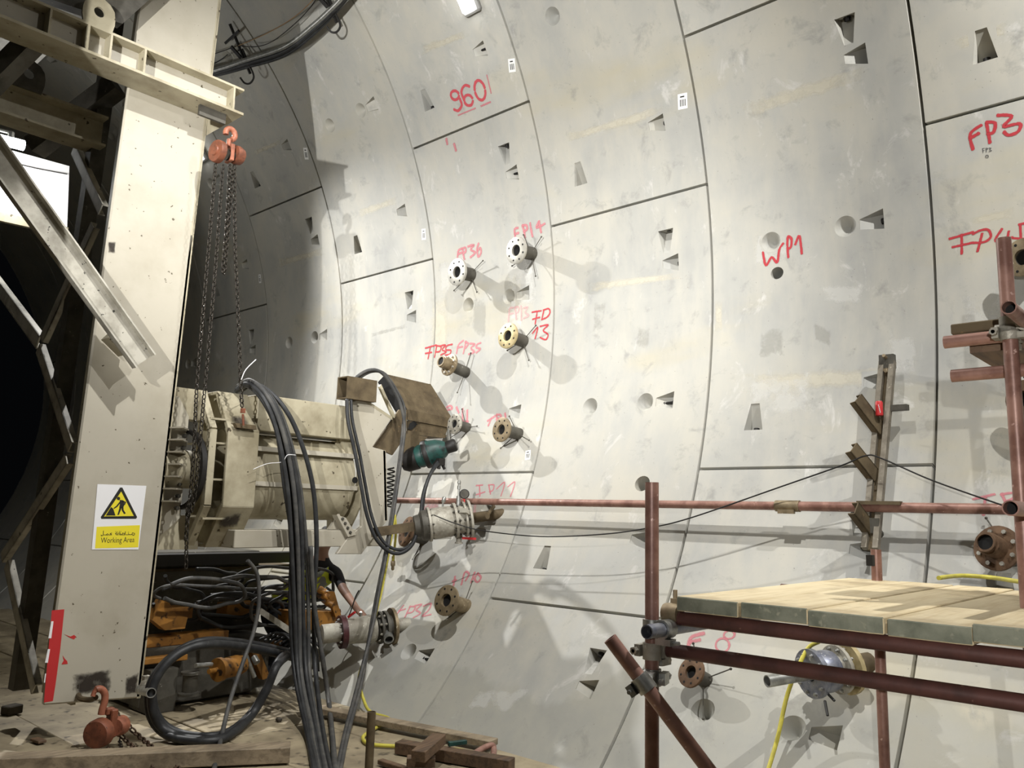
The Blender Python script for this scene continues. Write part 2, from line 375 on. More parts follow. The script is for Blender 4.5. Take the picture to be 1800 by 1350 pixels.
# extra cored holes seen in the photograph: pixel, radius
CORES=[((1366,480),.055),((1129,850),.075)]
def inpoly(p,poly):
    c=False;n=len(poly);j=n-1
    for i in range(n):
        if (poly[i][1]>p[1])!=(poly[j][1]>p[1]) and p[0]<(poly[j][0]-poly[i][0])*(p[1]-poly[i][1])/(poly[j][1]-poly[i][1])+poly[i][0]: c=not c
        j=i
    return c
def segment(k,ac,detail,parent,span=SEG):
    y0=RO-RW*(k+1); y1=RO-RW*k; half=span/2
    gy=.013; ga=.012/R; ch=.004
    def P(s,t,d=0): return cyl2w(y0+s,ac+t/R,R+d)
    s0,s1=gy,RW-gy; t0,t1=-half*R+.013,half*R-.013
    rows=22 if detail else 8
    ts=[t0+(t1-t0)*i/rows for i in range(rows+1)]
    mb=MB(); holes=[]
    if detail:
        for w in WED: holes.append([w[1],w[2],w[3],w[4]])
        for s,t,r in CONES: holes.append([(s+r*math.cos(a),t+r*math.sin(a)) for a in [2*math.pi*i/24 for i in range(24)]])
        for (px,py),r in CORES:
            q=wp(px,py); yy,aa=w2cyl(q)
            if y0<yy<y1 and abs(aa-ac)<half: holes.append([(yy-y0+r*math.cos(a),(aa-ac)*R+r*math.sin(a)*.95) for a in [2*math.pi*i/18 for i in range(18)]])
        vs=[];es=[]
        for t in ts:
            vs+= [V((s0,t)),V((s1,t))]; es.append((len(vs)-2,len(vs)-1))
        for i in range(rows): es+=[(2*i,2*i+2),(2*i+1,2*i+3)]
        for h in holes:
            b=len(vs); vs+=[V(q) for q in h]; es+=[(b+i,b+(i+1)%len(h)) for i in range(len(h))]
        ov,oe,of,_,_,_=delaunay_2d_cdt(vs,es,[],0,1e-6)
        keep=[]
        for f in of:
            c=sum((ov[i] for i in f),V((0,0)))/len(f)
            if not any(inpoly(c,h) for h in holes): keep.append(f)
        fs=[]
        for f in keep:
            a=(ov[f[1]]-ov[f[0]]).cross(ov[f[2]]-ov[f[0]])
            fs.append(tuple(f) if a<0 else tuple(reversed(f)))
        mb.add([P(q[0],q[1]) for q in ov],[tuple(reversed(f)) for f in fs],True)
    else:
        vs=[];fs=[]
        for t in ts: vs+=[P(s0,t),P(s1,t)]
        for i in range(rows): fs.append((2*i,2*i+1,2*i+3,2*i+2))
        mb.add(vs,fs,True)
    # chamfered lips and joint faces
    th=.28
    for s,o in((s0,-1),(s1,1)):
        vs=[];fs=[]
        for t in ts: vs+=[P(s,t),P(s+o*ch*.6,t,ch),P(s+o*ch*.6,t,th)]
        for i in range(rows):
            for j in(0,1): fs.append((3*i+j,3*i+3+j,3*i+4+j,3*i+1+j))
        mb.add(vs,fs)
    for t,o in((t0,-1),(t1,1)):
        mb.add([P(s0,t),P(s1,t),P(s1,t+o*ch*.6,ch),P(s0,t+o*ch*.6,ch),P(s1,t+o*ch*.6,th),P(s0,t+o*ch*.6,th)],[(0,1,2,3),(3,2,4,5)])
    if detail:
        for w in WED:
            n1,n2,w1,w2=w[1:5]; cx=(w1[0]+w2[0])/2; cy=(w1[1]+w2[1])/2
            d=.125; q=.80
            b1=(cx+(w1[0]-cx)*q,cy+(w1[1]-cy)*q); b2=(cx+(w2[0]-cx)*q,cy+(w2[1]-cy)*q)
            pts=[P(*n1),P(*n2),P(*w1),P(*w2),P(b1[0],b1[1],d),P(b2[0],b2[1],d),P(n1[0],n1[1],.006),P(n2[0],n2[1],.006)]
            mb.add([pts[i] for i in (6,7,4,5)],[(0,1,2,3)])
            mb.add([pts[i] for i in (1,2,4,7)],[(0,1,2,3)])
            mb.add([pts[i] for i in (0,6,5,3)],[(0,1,2,3)])
            mb.add([pts[i] for i in (3,5,4,2)],[(0,1,2,3)])
            mb.add([pts[i] for i in (0,1,7,6)],[(0,1,2,3)])
        for h in holes[len(WED):]:
            c=(sum(q[0] for q in h)/len(h),sum(q[1] for q in h)/len(h)); n=len(h)
            cone=n==24; fr=.05 if cone else .97; d=.105 if cone else .22
            a=[P(*q) for q in h]; b=[P(c[0]+(q[0]-c[0])*fr,c[1]+(q[1]-c[1])*fr,d) for q in h]
            mb.add(a+b,[(i,(i+1)%n,n+(i+1)%n,n+i) for i in range(n)],True)
            mb.add(b,[tuple(range(n))])
    o=mb.build('lining_segment',M['concrete'],parent)
    return o,P
def pocket_bolt(o,P,w,bolt):
    n1,n2,w1,w2=w[1:5]; cx=(w1[0]+w2[0])/2; cy=(w1[1]+w2[1])/2
    e=P(cx,cy,.062); ndir=(P((n1[0]+n2[0])/2,(n1[1]+n2[1])/2,.0)-P(cx,cy,.0)).normalized()
    m=MB(); m.cyl(e-ndir*.01,e+ndir*.004,.021,12); m.build('bolt_hole',M['hole'],o)
    if bolt:
        m=MB(); m.cyl(e,e+ndir*(.03 if bolt==1 else .13),.013,10); m.lathe([(.03,0),(.03,.006)],e+ndir*.006,ndir,14); m.hexnut(e+ndir*.012,ndir,.024,.022)
        if bolt==2: m.hexnut(e+ndir*.115,ndir,.022,.018)
        m.build('bolt',M['black_iron'],o)
for k in range(-5,10):
    top=A_TOP if k%2==0 else B_TOP
    for j in range(-3,5):
        ac=top-SEG/2-SEG*j*1.0
        deg=math.degrees(ac); deg=(deg+180)%360-180
        if -118<deg<-82: continue          # under the deck, never seen
        par=wall_r if -90<deg<60 else (ceil_ if 60<=deg<125 else wall_l)
        det=(-2<=k<=6) and -66<deg<58
        o,P=segment(k,math.radians(deg),det,par)
        if det:
            for i,w in enumerate(WED):
                h=(k*7+j*3+i*5)%4
                pocket_bolt(o,P,w,{0:1,1:0,2:1,3:2}[h] if w[0]=='b' else {0:1,1:0,2:1,3:1}[h])
# dark grout annulus behind the joints
m=MB(); n=72; vs=[];fs=[]
for i in range(n):
    a=2*math.pi*i/n
    for y in(RO-RW*10,RO+RW*5): vs.append(cyl2w(y,a,R+.26))
for i in range(n): j=(i+1)%n; fs.append((2*i,2*j,2*j+1,2*i+1))
m.add(vs,fs,True); o=m.build('trim_1',M['gasket']); tag(o,'dark gasket behind the lining joints','trim',kind='structure')

# ================================================================== marks on the lining
def seg_of(y,t):
    k=math.floor((RO-y)/RW); top=A_TOP if k%2==0 else B_TOP; a=t/R
    j=math.floor((top-a)/SEG); ac=top-SEG/2-SEG*j
    return y-(RO-RW*(k+1)),(a-ac)*R
def in_hole(y,t,mg=.012):
    s_,tt=seg_of(y,t)
    for cs,ct,r in CONES:
        if (s_-cs)**2+(tt-ct)**2<(r+mg)**2: return True
    for w in WED:
        xs=[q[0] for q in w[1:]];ys=[q[1] for q in w[1:]]
        if min(xs)-mg<s_<max(xs)+mg and min(ys)-mg<tt<max(ys)+mg: return True
    for (px,py),r in CORES:
        c=w2cyl(wp(px,py))
        if (y-c[0])**2+(t-c[1]*R)**2<(r+mg)**2: return True
    return s_<.014 or s_>RW-.014 or abs(tt)>SEG*R/2-.014
class Film:
    """thin film of paint or mortar on the lining; vertices carry 'edge' (0 at the rim, 1 inside)"""
    lift=0.0022
    def __init__(s): s.v=[];s.f=[];s.e=[]; s.i=0
    def _p(s,st): return cyl2w(st[0],st[1]/R,R-s.lift-.0001*(s.i%8))
    def stroke(s,px,wpx,n=6,soft=.75):
        s.i+=1
        q=[]
        for x,y in px:
            c=w2cyl(wp(x,y)); q.append(V((c[0],c[1]*R,0)))
        w=wpx*pxm(wp(*px[0]))/2
        pts=smooth_path(q,n) if len(q)>2 else smooth_path(q,4)
        d0=(pts[0]-pts[1]).normalized();d1=(pts[-1]-pts[-2]).normalized()
        pts=[pts[0]+d0*w,pts[0]+d0*w*.3]+pts+[pts[-1]+d1*w*.3,pts[-1]+d1*w]
        m=len(pts);b=len(s.v)
        cols=[(-1.25,0),(-.55,soft),(0,1),(.55,soft),(1.25,0)]
        for i in range(m):
            t=(pts[min(i+1,m-1)]-pts[max(i-1,0)]).normalized(); nn=V((-t.y,t.x,0))
            endf=0 if i in(0,m-1) else 1
            sc=.55 if i in(0,m-1) else 1
            for c,e in cols: s.v.append(s._p(pts[i]+nn*c*w*sc)); s.e.append(e*endf)
        for i in range(m-1):
            for c in range(4): s.f.append((b+i*5+c,b+i*5+c+1,b+i*5+6+c,b+i*5+5+c))
        return s
    def loop(s,c,rx,ry,rot,wpx,a0=0,a1=360,n=20):
        pts=[]
        for i in range(n+1):
            a=math.radians(a0+(a1-a0)*i/n); x=rx*math.cos(a);y=ry*math.sin(a);r=math.radians(rot)
            pts.append((c[0]+x*math.cos(r)-y*math.sin(r),c[1]+x*math.sin(r)+y*math.cos(r)))
        return s.stroke(pts,wpx,1)
    def patch(s,quad,nx=44,ny=30,rim=.4):
        s.i+=1
        q=[]
        for x,y in quad:
            c=w2cyl(wp(x,y)); q.append(V((c[0],c[1]*R,0)))
        b=len(s.v)
        for j in range(ny+1):
            for i in range(nx+1):
                u=i/nx;v=j/ny
                s.v.append(s._p(q[0].lerp(q[1],u).lerp(q[3].lerp(q[2],u),v)))
                s.e.append(min(1,min(u,1-u)*3.0,min(v,1-v)/rim))
        for j in range(ny):
            for i in range(nx): a=b+j*(nx+1)+i; s.f.append((a,a+1,a+nx+2,a+nx+1))
        return s
    def build(s,name,mat,parent):
        ff=[]
        for f in s.f:
            p=sum((s.v[i] for i in f),V((0,0,0)))/len(f); cc=w2cyl(p)
            if not in_hole(cc[0],cc[1]*R): ff.append(f)
        s.f=ff
        c=sum(s.v,V((0,0,0)))/len(s.v)
        me=bpy.data.meshes.new(name); me.from_pydata([v-c for v in s.v],[],s.f)
        at=me.attributes.new('edge','FLOAT','POINT'); at.data.foreach_set('value',s.e)
        me.polygons.foreach_set('use_smooth',[True]*len(s.f)); me.materials.append(mat)
        o=bpy.data.objects.new(name,me); COL.objects.link(o); o.location=c; adopt(o,parent); return o
class PF(Film): lift=0.0007
def crop(ox,oy,sc): return lambda pts:[(ox+x/sc,oy+y/sc) for x,y in pts]
def writing(strokes,tf,w,mat,label):
    f=Film()
    for st in strokes: f.stroke(tf(st),w)
    o=f.build('spray_paint_writing',mat,wall_r); o['label']=label
    return o
c1=crop(780,380,5.625)
writing([[(735,115),(702,130),(708,200),(715,235)],[(705,178),(740,165)],[(780,90),(795,150),(805,210)],[(780,90),(820,92),(825,130),(797,150)],[(855,70),(868,150),(880,200)],[(940,55),(918,115),(1000,75)],[(942,50),(952,100),(965,160)]],c1,5.5,M['spray_faded'],'faded red letters FP14')
writing([[(180,320),(147,340),(140,380),(135,430)],[(142,378),(175,362)],[(185,320),(195,380),(205,425)],[(185,320),(215,310),(217,350),(195,367)],[(240,300),(300,285),(268,330),(312,360),(265,405)],[(345,270),(330,330),(342,400),(370,360),(362,312),(335,345)]],c1,5.2,M['spray_faded'],'faded red letters FP36')
writing([[(690,905),(652,920),(642,1040)],[(650,970),(690,960)],[(705,900),(720,1020)],[(705,900),(740,900),(737,945),(715,957)],[(765,890),(770,1030)],[(790,910),(830,900),(808,950),(842,985),(790,1010)]],c1,5.2,M['spray_pale'],'pale washed-out letters FP13')
writing([[(875,950),(965,935)],[(925,945),(905,1065)],[(880,1020),(950,1000)],[(990,935),(970,1025)],[(985,930),(1040,915),(1050,960),(1020,1000),(975,1020)],[(880,1160),(930,1100),(905,1210)],[(955,1090),(1035,1075),(985,1130),(1032,1170),(1010,1220),(955,1200)]],c1,3.4,M['spray'],'bright red letters FP over 13')
c2=crop(720,340,3.75)
writing([[(105,1020),(175,1000)],[(138,1010),(122,1090)],[(105,1055),(160,1045)],[(180,1000),(165,1080)],[(175,1005),(207,1010),(200,1040),(175,1045)],[(205,1005),(238,1000),(215,1030),(242,1045),(205,1065)],[(282,995),(247,1005),(240,1030),(272,1035),(265,1060),(235,1065)]],c2,3.4,M['spray'],'red letters FP35')
writing([[(355,970),(322,1000),(310,1055)],[(315,1017),(350,1010)],[(372,975),(355,1055)],[(367,980),(388,990),(370,1020)],[(400,990),(430,995),(405,1020),(428,1045),(390,1060)],[(470,985),(447,995),(440,1015),(467,1025),(440,1050)]],c2,4.4,M['spray_faded'],'faded red letters FP35')
c3=crop(980,340,3.068)
writing([[(1108,318),(1125,388),(1155,345),(1185,372),(1197,300),(1217,270)],[(1245,345),(1240,270),(1245,232),(1263,248),(1258,290),(1242,297)],[(1283,275),(1305,230),(1318,325)]],c3,5,M['spray'],'red letters WP1 with drips')
c4=crop(1160,0,2.8125)
writing([[(1588,620),(1535,662),(1548,738)],[(1537,682),(1575,660)],[(1615,607),(1632,705)],[(1615,605),(1657,608),(1650,652),(1620,662)],[(1670,570),(1740,575),(1700,625),(1778,612),(1772,650),(1725,668),(1702,652)]],c4,6.5,M['spray'],'bold red letters FP3')
writing([[(1595,735),(1598,755)],[(1595,735),(1605,733)],[(1596,745),(1604,744)],[(1612,733),(1614,752)],[(1612,733),(1622,735),(1613,743)],[(1627,732),(1638,733),(1630,740),(1640,745),(1628,750)],[(1613,768),(1622,768),(1624,777),(1614,779),(1611,770)]],c4,1.2,M['pencil'],'small pencilled FP3')
c5=crop(1440,340,3.75)
writing([[(860,300),(1015,255)],[(940,272),(940,398)],[(880,355),(1015,325)],[(1075,265),(1045,382)],[(1015,268),(1060,245),(1112,240),(1132,285),(1090,320),(1010,327)],[(1205,235),(1163,315),(1275,290)],[(1250,250),(1232,340)],[(1280,295),(1350,300)],[(1318,205),(1350,198)],[(1325,212),(1330,295)]],c5,5,M['spray'],'red struck-through letters FP4')
c6=crop(1440,600,3.375)
writing([[(1010,72),(1050,74),(1078,112)]],c6,5,M['spray'],'end of a red letter')
writing([[(915,937),(1040,908)],[(985,930),(975,1030)],[(1085,905),(1110,972)],[(1080,910),(1152,900),(1152,930),(1110,950)]],c6,5.9,M['spray_faded'],'faded red letters FP')
c7=crop(700,680,7.5)
writing([[(640,270),(690,250),(712,290),(650,302)],[(770,270),(800,340)],[(850,290),(850,470)],[(912,310),(910,470)],[(825,460),(925,460)]],c7,5.2,M['spray_faded'],'faded red letters FP34 behind the drill')
writing([[(1272,388),(1180,450)],[(1222,428),(1190,510)],[(1300,368),(1300,445)],[(1300,368),(1348,370),(1352,412),(1302,424)],[(1410,350),(1426,425)]],c7,5.2,M['spray_faded'],'faded red letters FP12')
c8=crop(680,800,5.4)
writing([[(850,290),(910,285)],[(880,290),(885,390)],[(850,377),(932,350)],[(970,290),(985,370)],[(965,285),(1017,285),(1007,335),(975,347)],[(1045,320),(1120,258),(1085,388)],[(1150,300),(1217,258),(1175,392)]],c8,3.4,M['spray_faded'],'thin faded red letters FP11')
writing([[(350,455),(400,450),(385,490),(405,520),(345,530)],[(430,465),(475,450),(450,490),(485,510),(430,530)],[(355,500),(480,480)],[(705,465),(690,540)],[(720,460),(790,465),(770,515),(720,520)],[(840,460),(835,540)]],c8,9.1,M['spray_pale'],'pale pink washed-out letters behind the red pipe')
c9=crop(520,950,3.374)
writing([[(945,215),(935,272)],[(930,243),(952,235)],[(983,262),(1003,190),(1028,200),(1008,238)],[(1062,190),(1040,250)],[(1080,195),(1062,225),(1078,248),(1098,222),(1080,195)]],c9,5.2,M['spray_faded'],'faded red letters FP10')
writing([[(640,385),(588,452)],[(612,418),(650,407)],[(680,390),(648,455)],[(675,393),(708,395),(692,425),(660,432)],[(705,388),(748,380),(715,412),(740,432),(698,458)],[(757,390),(802,375),(787,415),(752,448),(802,440)]],c9,4.2,M['spray_faded'],'faded red letters FP32')
c10=crop(1000,950,3.375)
writing([[(708,635),(728,575),(800,552)],[(722,603),(775,590)]],c10,9.1,M['spray_faded'],'faded red letter beside the pole')
f=Film(); f.loop((1000+952/3.375,950+560/3.375),9.5,7,-10,5); f.loop((1000+912/3.375,950+622/3.375),12,12,0,5); o=f.build('spray_paint_writing',M['spray_faded'],wall_r); o['label']='faded red figure 8 under the platform'
c0=crop(720,0,3.971)
f=Film(); px=lambda x,y:(720+x/3.971,y/3.971)
f.loop(px(317,665),7,8,-15,4.6,20,170); f.loop(px(317,665),7,8,-15,4.6,190,350)
f.stroke(c0([(352,690),(365,735),(340,772),(312,765)]),4.6)
f.loop(px(412,700),7.5,9.5,-15,4.6,20,170); f.loop(px(412,700),7.5,9.5,-15,4.6,190,350)
f.stroke(c0([(378,690),(362,640),(385,597),(418,602)]),4.6)
f.loop(px(492,630),9,17.5,-12,4.8,8,172); f.loop(px(492,630),9,17.5,-12,4.8,188,352)
o=f.build('stencilled_number',M['stencil'],wall_r); o['label']='red stencilled ring number 960'
f=Film(); f.stroke(c0([(257,970),(264,1005)]),6); f.stroke(c0([(312,1005),(325,1050)]),6); f.stroke(c0([(540,525),(570,650)]),3); f.stroke(c0([(340,805),(460,755)]),3); f.stroke(c0([(500,740),(565,712)]),4)
f.build('paint_dab',M['spray_faded'],wall_r)
for q in [[(988,495),(1245,470),(1246,486),(990,527)],[(1255,188),(1572,88),(1574,132),(1262,236)],[(948,246),(1222,158),(1224,196),(960,264)],[(714,84),(842,38),(846,60),(722,112)],
          [(612,368),(712,336),(716,356),(616,394)],[(465,456),(590,424),(592,446),(470,482)],[(430,268),(508,234),(512,250),(436,282)],[(1650,72),(1800,16),(1800,58),(1660,108)],[(1684,384),(1800,352),(1800,388),(1688,404)],[(1262,652),(1640,628),(1642,690),(1262,700)],
          [(1250,510),(1275,510),(1272,600),(1254,600)],[(745,470),(790,470),(790,690),(745,690)]]:
    PF().patch(q).build('mortar_smear',M['mortar'],wall_r)
for q in [[(618,588),(746,556),(748,572),(622,608)],[(1310,545),(1400,545),(1400,660),(1310,664)],[(1420,540),(1480,560),(1470,640),(1415,620)],[(820,480),(865,480),(862,640),(815,640)],[(1110,540),(1160,545),(1150,640),(1100,640)],[(1030,480),(1080,470),(1070,640),(1025,640)]]:
    PF().patch(q).build('grey_smear',M['mortar_dark'],wall_r)
for q in [[(860,370),(965,345),(970,640),(850,640)],[(1540,520),(1640,500),(1640,760),(1520,700)],[(1660,440),(1800,430),(1800,700),(1650,720)],[(1300,360),(1420,340),(1420,520),(1290,520)],[(760,420),(800,415),(795,560),(765,560)],[(800,1180),(1030,1180),(900,1290),(760,1270)],[(1400,480),(1560,470),(1560,560),(1400,560)],[(1260,620),(1500,560),(1480,800),(1260,800)]]:
    PF().patch(q).build('lime_smear',M['mortar_white'],wall_r)
def wlabel(x,y,w,h,rot):
    L=thing('barcode_label',None,None,wp(x,y)); 
    c=w2cyl(wp(x,y)); k=pxm(wp(x,y)); sc=1.15
    def q(u,v,r): 
        a=math.radians(rot); uu=u*math.cos(a)-v*math.sin(a); vv=u*math.sin(a)+v*math.cos(a)
        return cyl2w(c[0]-uu*k*sc,c[1]+vv*k/R,r)
    m=MB(); m.slab([q(-w/2,-h/2,R+.0005),q(w/2,-h/2,R+.0005),q(w/2,h/2,R+.0005),q(-w/2,h/2,R+.0005)],inn(wp(x,y))*.003)
    o=m.build('barcode_label',M['label'],wall_r)
    bpy.data.objects.remove(L)
    m=MB()
    for i in range(5):
        u=-w*.28+i*w*.13; ww=w*(.05 if i%2 else .08)
        m.slab([q(u,-h*.32,R-.0026),q(u+ww,-h*.32,R-.0026),q(u+ww,h*.12,R-.0026),q(u,h*.12,R-.0026)],inn(wp(x,y))*.0006)
    m.slab([q(-w*.25,h*.25,R-.0026),q(w*.2,h*.25,R-.0026),q(w*.2,h*.34,R-.0026),q(-w*.25,h*.34,R-.0026)],inn(wp(x,y))*.0006)
    m.build('printed_bars',M['ink'],o)
for a in [(900,115,13,22,-14),(1200,178,16,26,-8),(538,270,9,20,-18),(745,412,9,19,-8),(457,490,6,15,-8),(928,800,10,18,10)]: wlabel(*a)
# ================================================================== SETTING: deck
floor=tag(bpy.data.objects.new('floor',None),'muddy working deck of plates','floor',kind='structure'); COL.objects.link(floor)
for i,(xa,xb) in enumerate([(-4.4,-3.2),(-3.2,-2.0),(-2.0,-.8),(-.8,.35),(.35,1.25),(1.25,2.1),(2.1,2.9),(2.9,3.43)]):
    for j,(ya,yb) in enumerate([(-3.0,1.2),(1.2,3.6),(3.6,5.9),(5.9,8.2),(8.2,11),(11,15)]):
        dz=random.uniform(-.012,0)
        m=MB(); m.bb((xa+.006,ya+.006,-.06+dz),(xb-.006,yb-.006,dz)); m.build('deck_plate',M['deck'],floor,bevel=.006)
m=MB(); m.bb((-4.3,-3,-.5),(3.2,15,-.4)); o=m.build('trim_2',M['mud']); tag(o,'dark void under the deck plates','trim',kind='structure')

# ================================================================== gantry: laced column, cross beams
YC=6.6
def cp(x,y,dy=0): return pY(x,y,YC+dy)
gantry=thing('gantry_frame','tall cream steel gantry column with cross beams and zigzag lacing','gantry',V((1.5,YC,0)))
def edge_l(y): return 222+(y-175)*(75-222)/(1240-175)
def edge_r(y): return 247+(y-1226)*(389-247)/(0-1226)
front=[cp(75,1240),cp(247,1227),cp(edge_r(-260),-260),cp(edge_l(-260),-260)]
m=MB(); m.slab(front,(0,.035,0)); 
col=m.build('column_face',M['cream'],gantry,bevel=.012)
# return plates and web of the column
m=MB(); q=[cp(247,1227),cp(edge_r(-260),-260)]
m.slab([q[0],q[1],q[1]+V((0,.62,0)),q[0]+V((0,.62,0))],(-.03,0,0)); m.build('column_side',M['cream2'],gantry)
m=MB(); a=cp(edge_l(1240)+50,1240,.035); b=cp(edge_l(-260)+40,-260,.035)
m.slab([a,b,b+V((0,.6,0)),a+V((0,.6,0))],(.03,0,0)); m.build('column_web',M['cream2'],gantry)
m=MB(); a=cp(75,1240)+V((0,.62,0)); b=cp(edge_l(-260),-260)+V((0,.62,0))
m.slab([a,b,b+V((.12,0,0)),a+V((.12,0,0))],(0,.12,0)); m.build('rear_post',M['dark_steel'],gantry)
def channel(mb,p0,p1,w,h,t,out):
    """C-channel from p0 to p1: web w wide facing -out, flanges h deep towards out"""
    p0=V(p0);p1=V(p1);z=(p1-p0).normalized();n=V(out);n=(n-z*n.dot(z)).normalized();x=z.cross(n)
    mb.bar(p0+n*t/2,p1+n*t/2,w,t,n)
    for s in(-1,1): mb.bar(p0+x*s*(w/2-t/2)+n*h/2,p1+x*s*(w/2-t/2)+n*h/2,t,h,n)
    return mb
def side(x,y):
    X=cp(edge_l(y),y).x-.02; return pX(x,y,X)
for a,b in [((128,262),(176,368)),((162,395),(72,596)),((66,612),(122,786)),((116,806),(2,980)),((10,992),(58,1212))]:
    m=MB(); channel(m,side(*a),side(*b),.10,.05,.01,(1,0,0)); m.build('lacing_bar',M['grey_channel'],gantry)
m=MB(); channel(m,side(-60,430),side(66,602),.12,.06,.012,(1,0,0)); m.build('lacing_bar',M['grey_channel'],gantry)
# loose long channel brace crossing the column
m=MB(); channel(m,cp(-70,190,-.22),cp(250,636,-.22),.19,.07,.012,(0,-1,0)); m.build('diagonal_brace',M['grey_channel'],gantry)
m=MB(); m.bar(cp(190,590,-.13),cp(220,620,-.13),.07,.14,(0,1,0)); m.build('brace_bracket',M['cream2'],gantry)
# front cross beam (I section along x)
bt=[(90,0),(430,152)]; zt=None
yb0=YC-.30
def bx(x,y): return pY(x,y,yb0)
E_=bx(428,203); T_=bx(430,155); X1=E_.x; ZB=E_.z; ZT=T_.z
XL=-1.6
beam=MB(); beam.bb((XL,yb0,ZB),(X1,YC-.005,ZB+.022)); beam.build('beam_bottom_flange',M['cream2'],gantry)
beam=MB(); beam.bb((XL,yb0+.02,ZT-.02),(X1,YC-.005,ZT)); beam.build('beam_top_flange',M['cream2'],gantry)
beam=MB(); beam.bb((XL,yb0+.13,ZB+.02),(X1-.02,yb0+.15,ZT-.02)); beam.build('beam_web',M['cream'],gantry)
for x in (255,412,195,155,88):
    X=bx(x,120+(x-255)*.41).x
    m=MB(); m.bb((X-.008,yb0+.015,ZB+.022),(X+.008,yb0+.13,ZT-.02)); m.build('beam_stiffener',M['cream2'],gantry)
def lug(x,z,y,r=.09,mat='cream2'):
    pts=[(-r,0)]+[(r*math.cos(a),r*1.1+r*math.sin(a)) for a in [math.pi-i*math.pi/10 for i in range(11)]]+[(r,0)]
    m=MB(); hole=[(.04*math.cos(a),r*1.1+.04*math.sin(a)) for a in [2*math.pi*i/14 for i in range(14)]]
    # plate ring built as quads between the hole and the outline
    outer=[]
    for hx,hz in hole:
        a=math.atan2(hz-r*1.1,hx)
        if a>=0: outer.append((r*math.cos(a),r*1.1+r*math.sin(a)))
        else:
            s=max(abs(math.cos(a))/r,abs(math.sin(a))/(r*1.1)); outer.append((math.cos(a)/s,r*1.1+math.sin(a)/s))
    n=len(hole)
    for d0,d1 in((0,.02),):
        vs=[V((x+p[0],y+dd,z+p[1])) for dd in(d0,d1) for ring in(hole,outer) for p in ring]
        fs=[]
        for i in range(n):
            j=(i+1)%n
            fs+=[(i,j,n+j,n+i),(2*n+i,3*n+i,3*n+j,2*n+j),(i,2*n+i,2*n+j,j),(n+i,n+j,3*n+j,3*n+i)]
        m.add(vs,fs)
    m.build('lifting_lug',M[mat],gantry)
lug(bx(175,45).x,ZT-.01,yb0+.03,.12); 
# rear cross beam, lower and deeper
Y2=YC+.5
r0=pY(120,236,Y2); r1=pY(108,180,Y2)
m=MB(); m.bb((XL,Y2,r0.z),(r0.x+.3,Y2+.25,r0.z+.02)); m.bb((XL,Y2+.11,r0.z+.02),(r0.x+.3,Y2+.13,r1.z)); m.bb((XL,Y2,r1.z),(r0.x+.3,Y2+.25,r1.z+.02)); m.build('rear_beam',M['cream2'],gantry)
lug(pY(46,175,Y2-.02).x,r1.z,Y2-.02,.12,'dark_steel')
# dark members tying the two beams together and the underside of the upper deck
m=MB(); m.bar(pY(205,150,Y2),pY(60,260,Y2+.6),.16,.16); m.bar(pY(70,60,YC),pY(-60,190,YC+.4),.14,.14); m.build('tie_beam',M['dark_steel'],gantry)
m=MB(); m.slab([pY(-120,-160,YC-.06),pY(330,-62,YC-.06),pY(206,50,YC-.06),pY(-120,-60,YC-.06)],(0,-.1,0)); m.build('gusset_plate',M['dark_steel'],gantry)
m=MB(); zt_=pY(200,-40,YC).z; m.bb((XL,3.9,zt_+.18),(pY(210,40,YC).x+.1,YC+2.5,zt_+.25)); m.build('upper_deck',M['dark_steel'],gantry)
m=MB(); m.bb((-3.4,10.45,.02),(.95,10.5,pY(60,420,10.4).z)); m.build('dark_backing_sheet',M['dark_steel'],gantry)  # added dark sheets that keep the background left of the column dark
m=MB(); m.bb((-3.2,10.45,pY(60,210,10.4).z+.3),(.95,10.5,7.4)); m.build('dark_backing_sheet',M['dark_steel'],gantry)
for i in range(7):
    m=MB(); m.bb((-3.42,-3.4+i*2.0,.02),(-3.36,-1.77+i*2.0,6.6)); m.build('bounce_cut_panel',M['dark_steel'],gantry)  # added unseen dark panels, cut the light bouncing off the far wall
cab=thing('light_blocking_cabinet','added tall grey cabinet out of view, shading the gantry side','cabinet',V((-1.15,5.3,0)))  # added unseen box, keeps the across floodlight off the column side and beams
m=MB(); m.bb((-1.8,5.0,.1),(-.5,5.5,5.4)); m.build('body',M['dark_steel'],cab,bevel=.01)
m=MB(); m.bb((-1.82,4.98,0),(-.48,5.52,.1)); m.build('plinth',M['black_iron'],cab)
for i in range(2):
    m=MB(); m.bb((-1.77+i*.64,4.985,.2),(-1.16+i*.64,5.0,5.2)); d_=m.build('door',M['grey_channel'],cab,bevel=.004)
    m=MB(); m.bb((-1.26+i*.2,4.96,1.9),(-1.23+i*.2,4.985,2.1)); m.build('handle',M['black_iron'],d_)
m=MB(); m.tube([V((-1.15+.035*math.cos(a),5.25,5.42+.06*math.sin(a))) for a in [math.pi*i/8 for i in range(9)]],.008,8); m.build('lifting_eye',M['galv'],cab)
# bracket carrying the hoist at the beam end
xh=bx(403,212).x
m=MB(); m.bb((xh-.22,yb0+.1,ZB-.09),(xh+.02,yb0+.13,ZB)); m.build('hoist_bracket',M['dark_steel'],gantry)
m=MB(); m.slab([cp(363,238),cp(402,216),cp(366,200)],(0,.02,0)); m.build('corner_gusset',M['cream2'],gantry)
